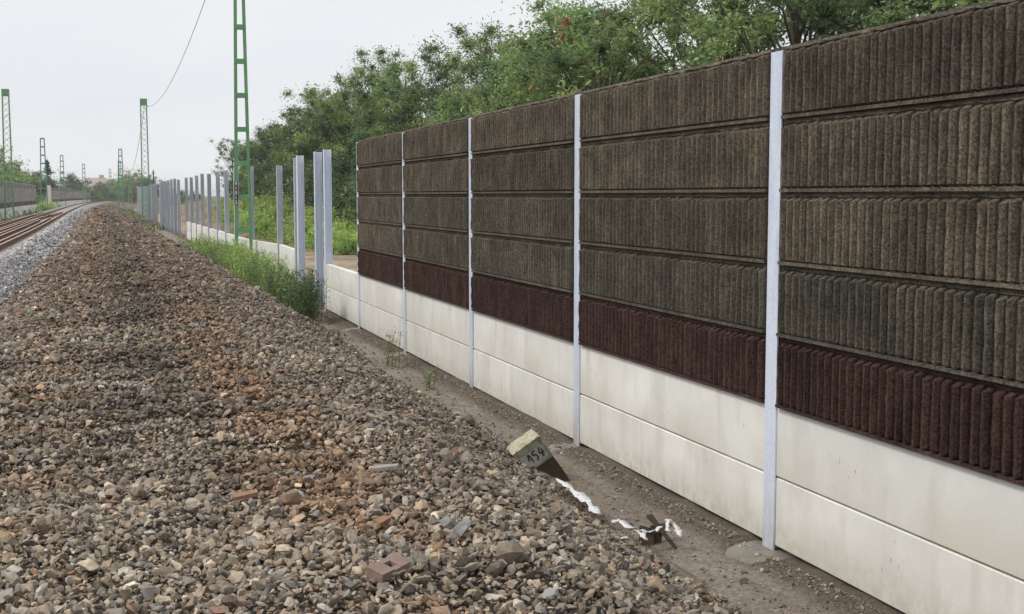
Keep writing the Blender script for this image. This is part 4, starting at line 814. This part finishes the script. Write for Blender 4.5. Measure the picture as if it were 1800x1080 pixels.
RK = [(-.02, 4.94, .13, (.34, .29, .24), 'large pale brown stone at the bottom left corner', 11), (.10, 5.12, .14, (.33, .30, .27), 'big flat grey stone above the bottom left corner', 12), (.24, 5.2, .12, (.36, .30, .25), 'pointed pale stone right of the big flat grey stone', 13),
 (-.03, 6.9, .085, (.38, .20, .11), 'rust orange pyramid shaped stone on the left side', 14), (-.2, 5.6, .09, (.40, .20, .10), 'rust orange stone near the lower left', 15), (1.40, 5.5, .11, (.38, .21, .12), 'orange brown stone in the rusty patch', 16),
 (1.62, 4.6, .09, (.44, .43, .42), 'pale grey stone at the bottom edge', 17), (2.72, 5.5, .055, (.70, .67, .62), 'small white chip on the slope near the bottom', 18), (3.36, 6.95, .09, (.60, .57, .52), 'white shard on the lower right of the ballast', 19),
 (1.30, 7.9, .05, (.50, .22, .12), 'small brick orange stone in the middle of the bed', 20), (2.35, 8.5, .06, (.62, .60, .52), 'small cream stone on the slope', 21), (-1.05, 26, .13, (.5, .46, .4), 'pale flat stone on the far left of the brown bed', 22), (.1, 19.5, .13, (.5, .45, .38), 'pale flat stone in the dark middle strip', 23),
 (2.2, 6.05, .10, (.36, .32, .25), 'yellowish long stone on the slope', 24), (-.3, 7.8, .08, (.30, .25, .17), 'olive brown stone on the left', 25), (.35, 4.75, .11, (.36, .22, .15), 'reddish brown block like stone near the bottom', 26)]
for x, y, s_, c, l_, sd in RK: rock('stone', x, y, s_*.85, c, l_, seed=sd)
rock('pale_rock', 3.4, 60.5, .85, (.52, .49, .42), 'pale boulder lying on the ballast edge before the weeds', seed=30, sq=(1.2, 1, .7)); rock('pale_rock', 3.55, 61.6, .4, (.55, .52, .45), 'small pale boulder beside the larger one', seed=31)
for i, (x, y, s_, c, l_) in enumerate([(3.48, 8.62, .06, (.45, .24, .15), 'salmon brick fragment left of the rusty sheet'), (3.55, 8.55, .05, (.48, .30, .2), 'pale brick fragment beside the salmon one'), (3.55, 10.0, .05, (.6, .55, .36), 'cream pebble just below the marker stone'), (3.62, 9.85, .06, (.45, .40, .2), 'yellowish chip right of the cream pebble'), (3.5, 9.55, .075, (.18, .085, .06), 'dark red tile fragment beside the long white strip')]):
    rock('fragment', x, y, s_, c, l_, 'fragment', 40+i)
# flat tile shards
for i, (x, y, sx, sy, c, rz, l_) in enumerate([(.62, 6.5, .075, .03, (.36, .21, .13), .3, 'flat orange tile shard in the middle of the bed'), (1.50, 7.2, .09, .03, (.40, .36, .31), -.2, 'long flat pale stone slab right of the middle'), (1.22, 5.95, .055, .03, (.34, .2, .12), .9, 'orange tile shard on the rusty patch')]):
    m = MB(); m.add([(-sx, -sy*.6, 0), (sx*.8, -sy, 0), (sx, sy*.5, 0), (-sx*.6, sy, 0), (-sx*.95, -sy*.55, .02), (sx*.78, -sy*.95, .022), (sx*.95, sy*.5, .02), (-sx*.6, sy*.95, .024)], [(3,2,1,0), (4,5,6,7), (0,1,5,4), (1,2,6,5), (2,3,7,6), (3,0,4,7)])
    o = m.obj('tile_shard', mat('shard', c, tuple(k*.75 for k in c), 20, .9, bump=.002), None, S(x, y, .035), (.12, -.1, rz)); tag(o, l_, 'tile shard')
# broken brick with a hole
m = MB(); m.box((-.09, -.045, 0), (-.02, .045, .06)); m.box((.02, -.045, 0), (.085, .045, .058)); m.box((-.0195, -.045, 0), (.0195, -.018, .055)); m.box((-.0195, .018, 0), (.0195, .045, .06)); m.box((-.0195, -.0175, 0), (.0195, .0175, .02))
tag(m.obj('broken_brick', mat('pink_brick', (.30, .21, .17), (.24, .17, .14), 18, .95, bump=.004), None, S(1.05, 4.98, -.01), (.2, -.1, .6)), 'broken pinkish brick with a hole half sunk in the ballast at the bottom', 'brick')
# clods of soil and stones by the wall foot
for i, (x, y, s_, l_) in enumerate([(4.28, 14.1, .075, 'lone grey stone on the soil below the third bay'), (4.18, 13.2, .06, 'small stone on the soil above the marker stone'), (4.12, 12.6, .09, 'flat dark clod on the soil behind the marker stone')]): rock('soil_stone', x, y, s_, (.22, .19, .16), l_, seed=50+i)

# ------------------------------------------------------------------ thin summer haze
m = MB(); m.box((-1850, -320, -3), (1850, 3560, 16)); hz = m.mesh('haze', [])
hm = bpy.data.materials.new('haze'); hm.use_nodes = True; n = hm.node_tree.nodes; n.remove(n['Principled BSDF']); pv = n.new('ShaderNodeVolumePrincipled'); pv.inputs['Color'].default_value = (1, 1, 1, 1); pv.inputs['Density'].default_value = .00033
hm.node_tree.links.new(pv.outputs[0], n['Material Output'].inputs['Volume']); hz.materials.append(hm); tag(link('haze', hz), kind='stuff')
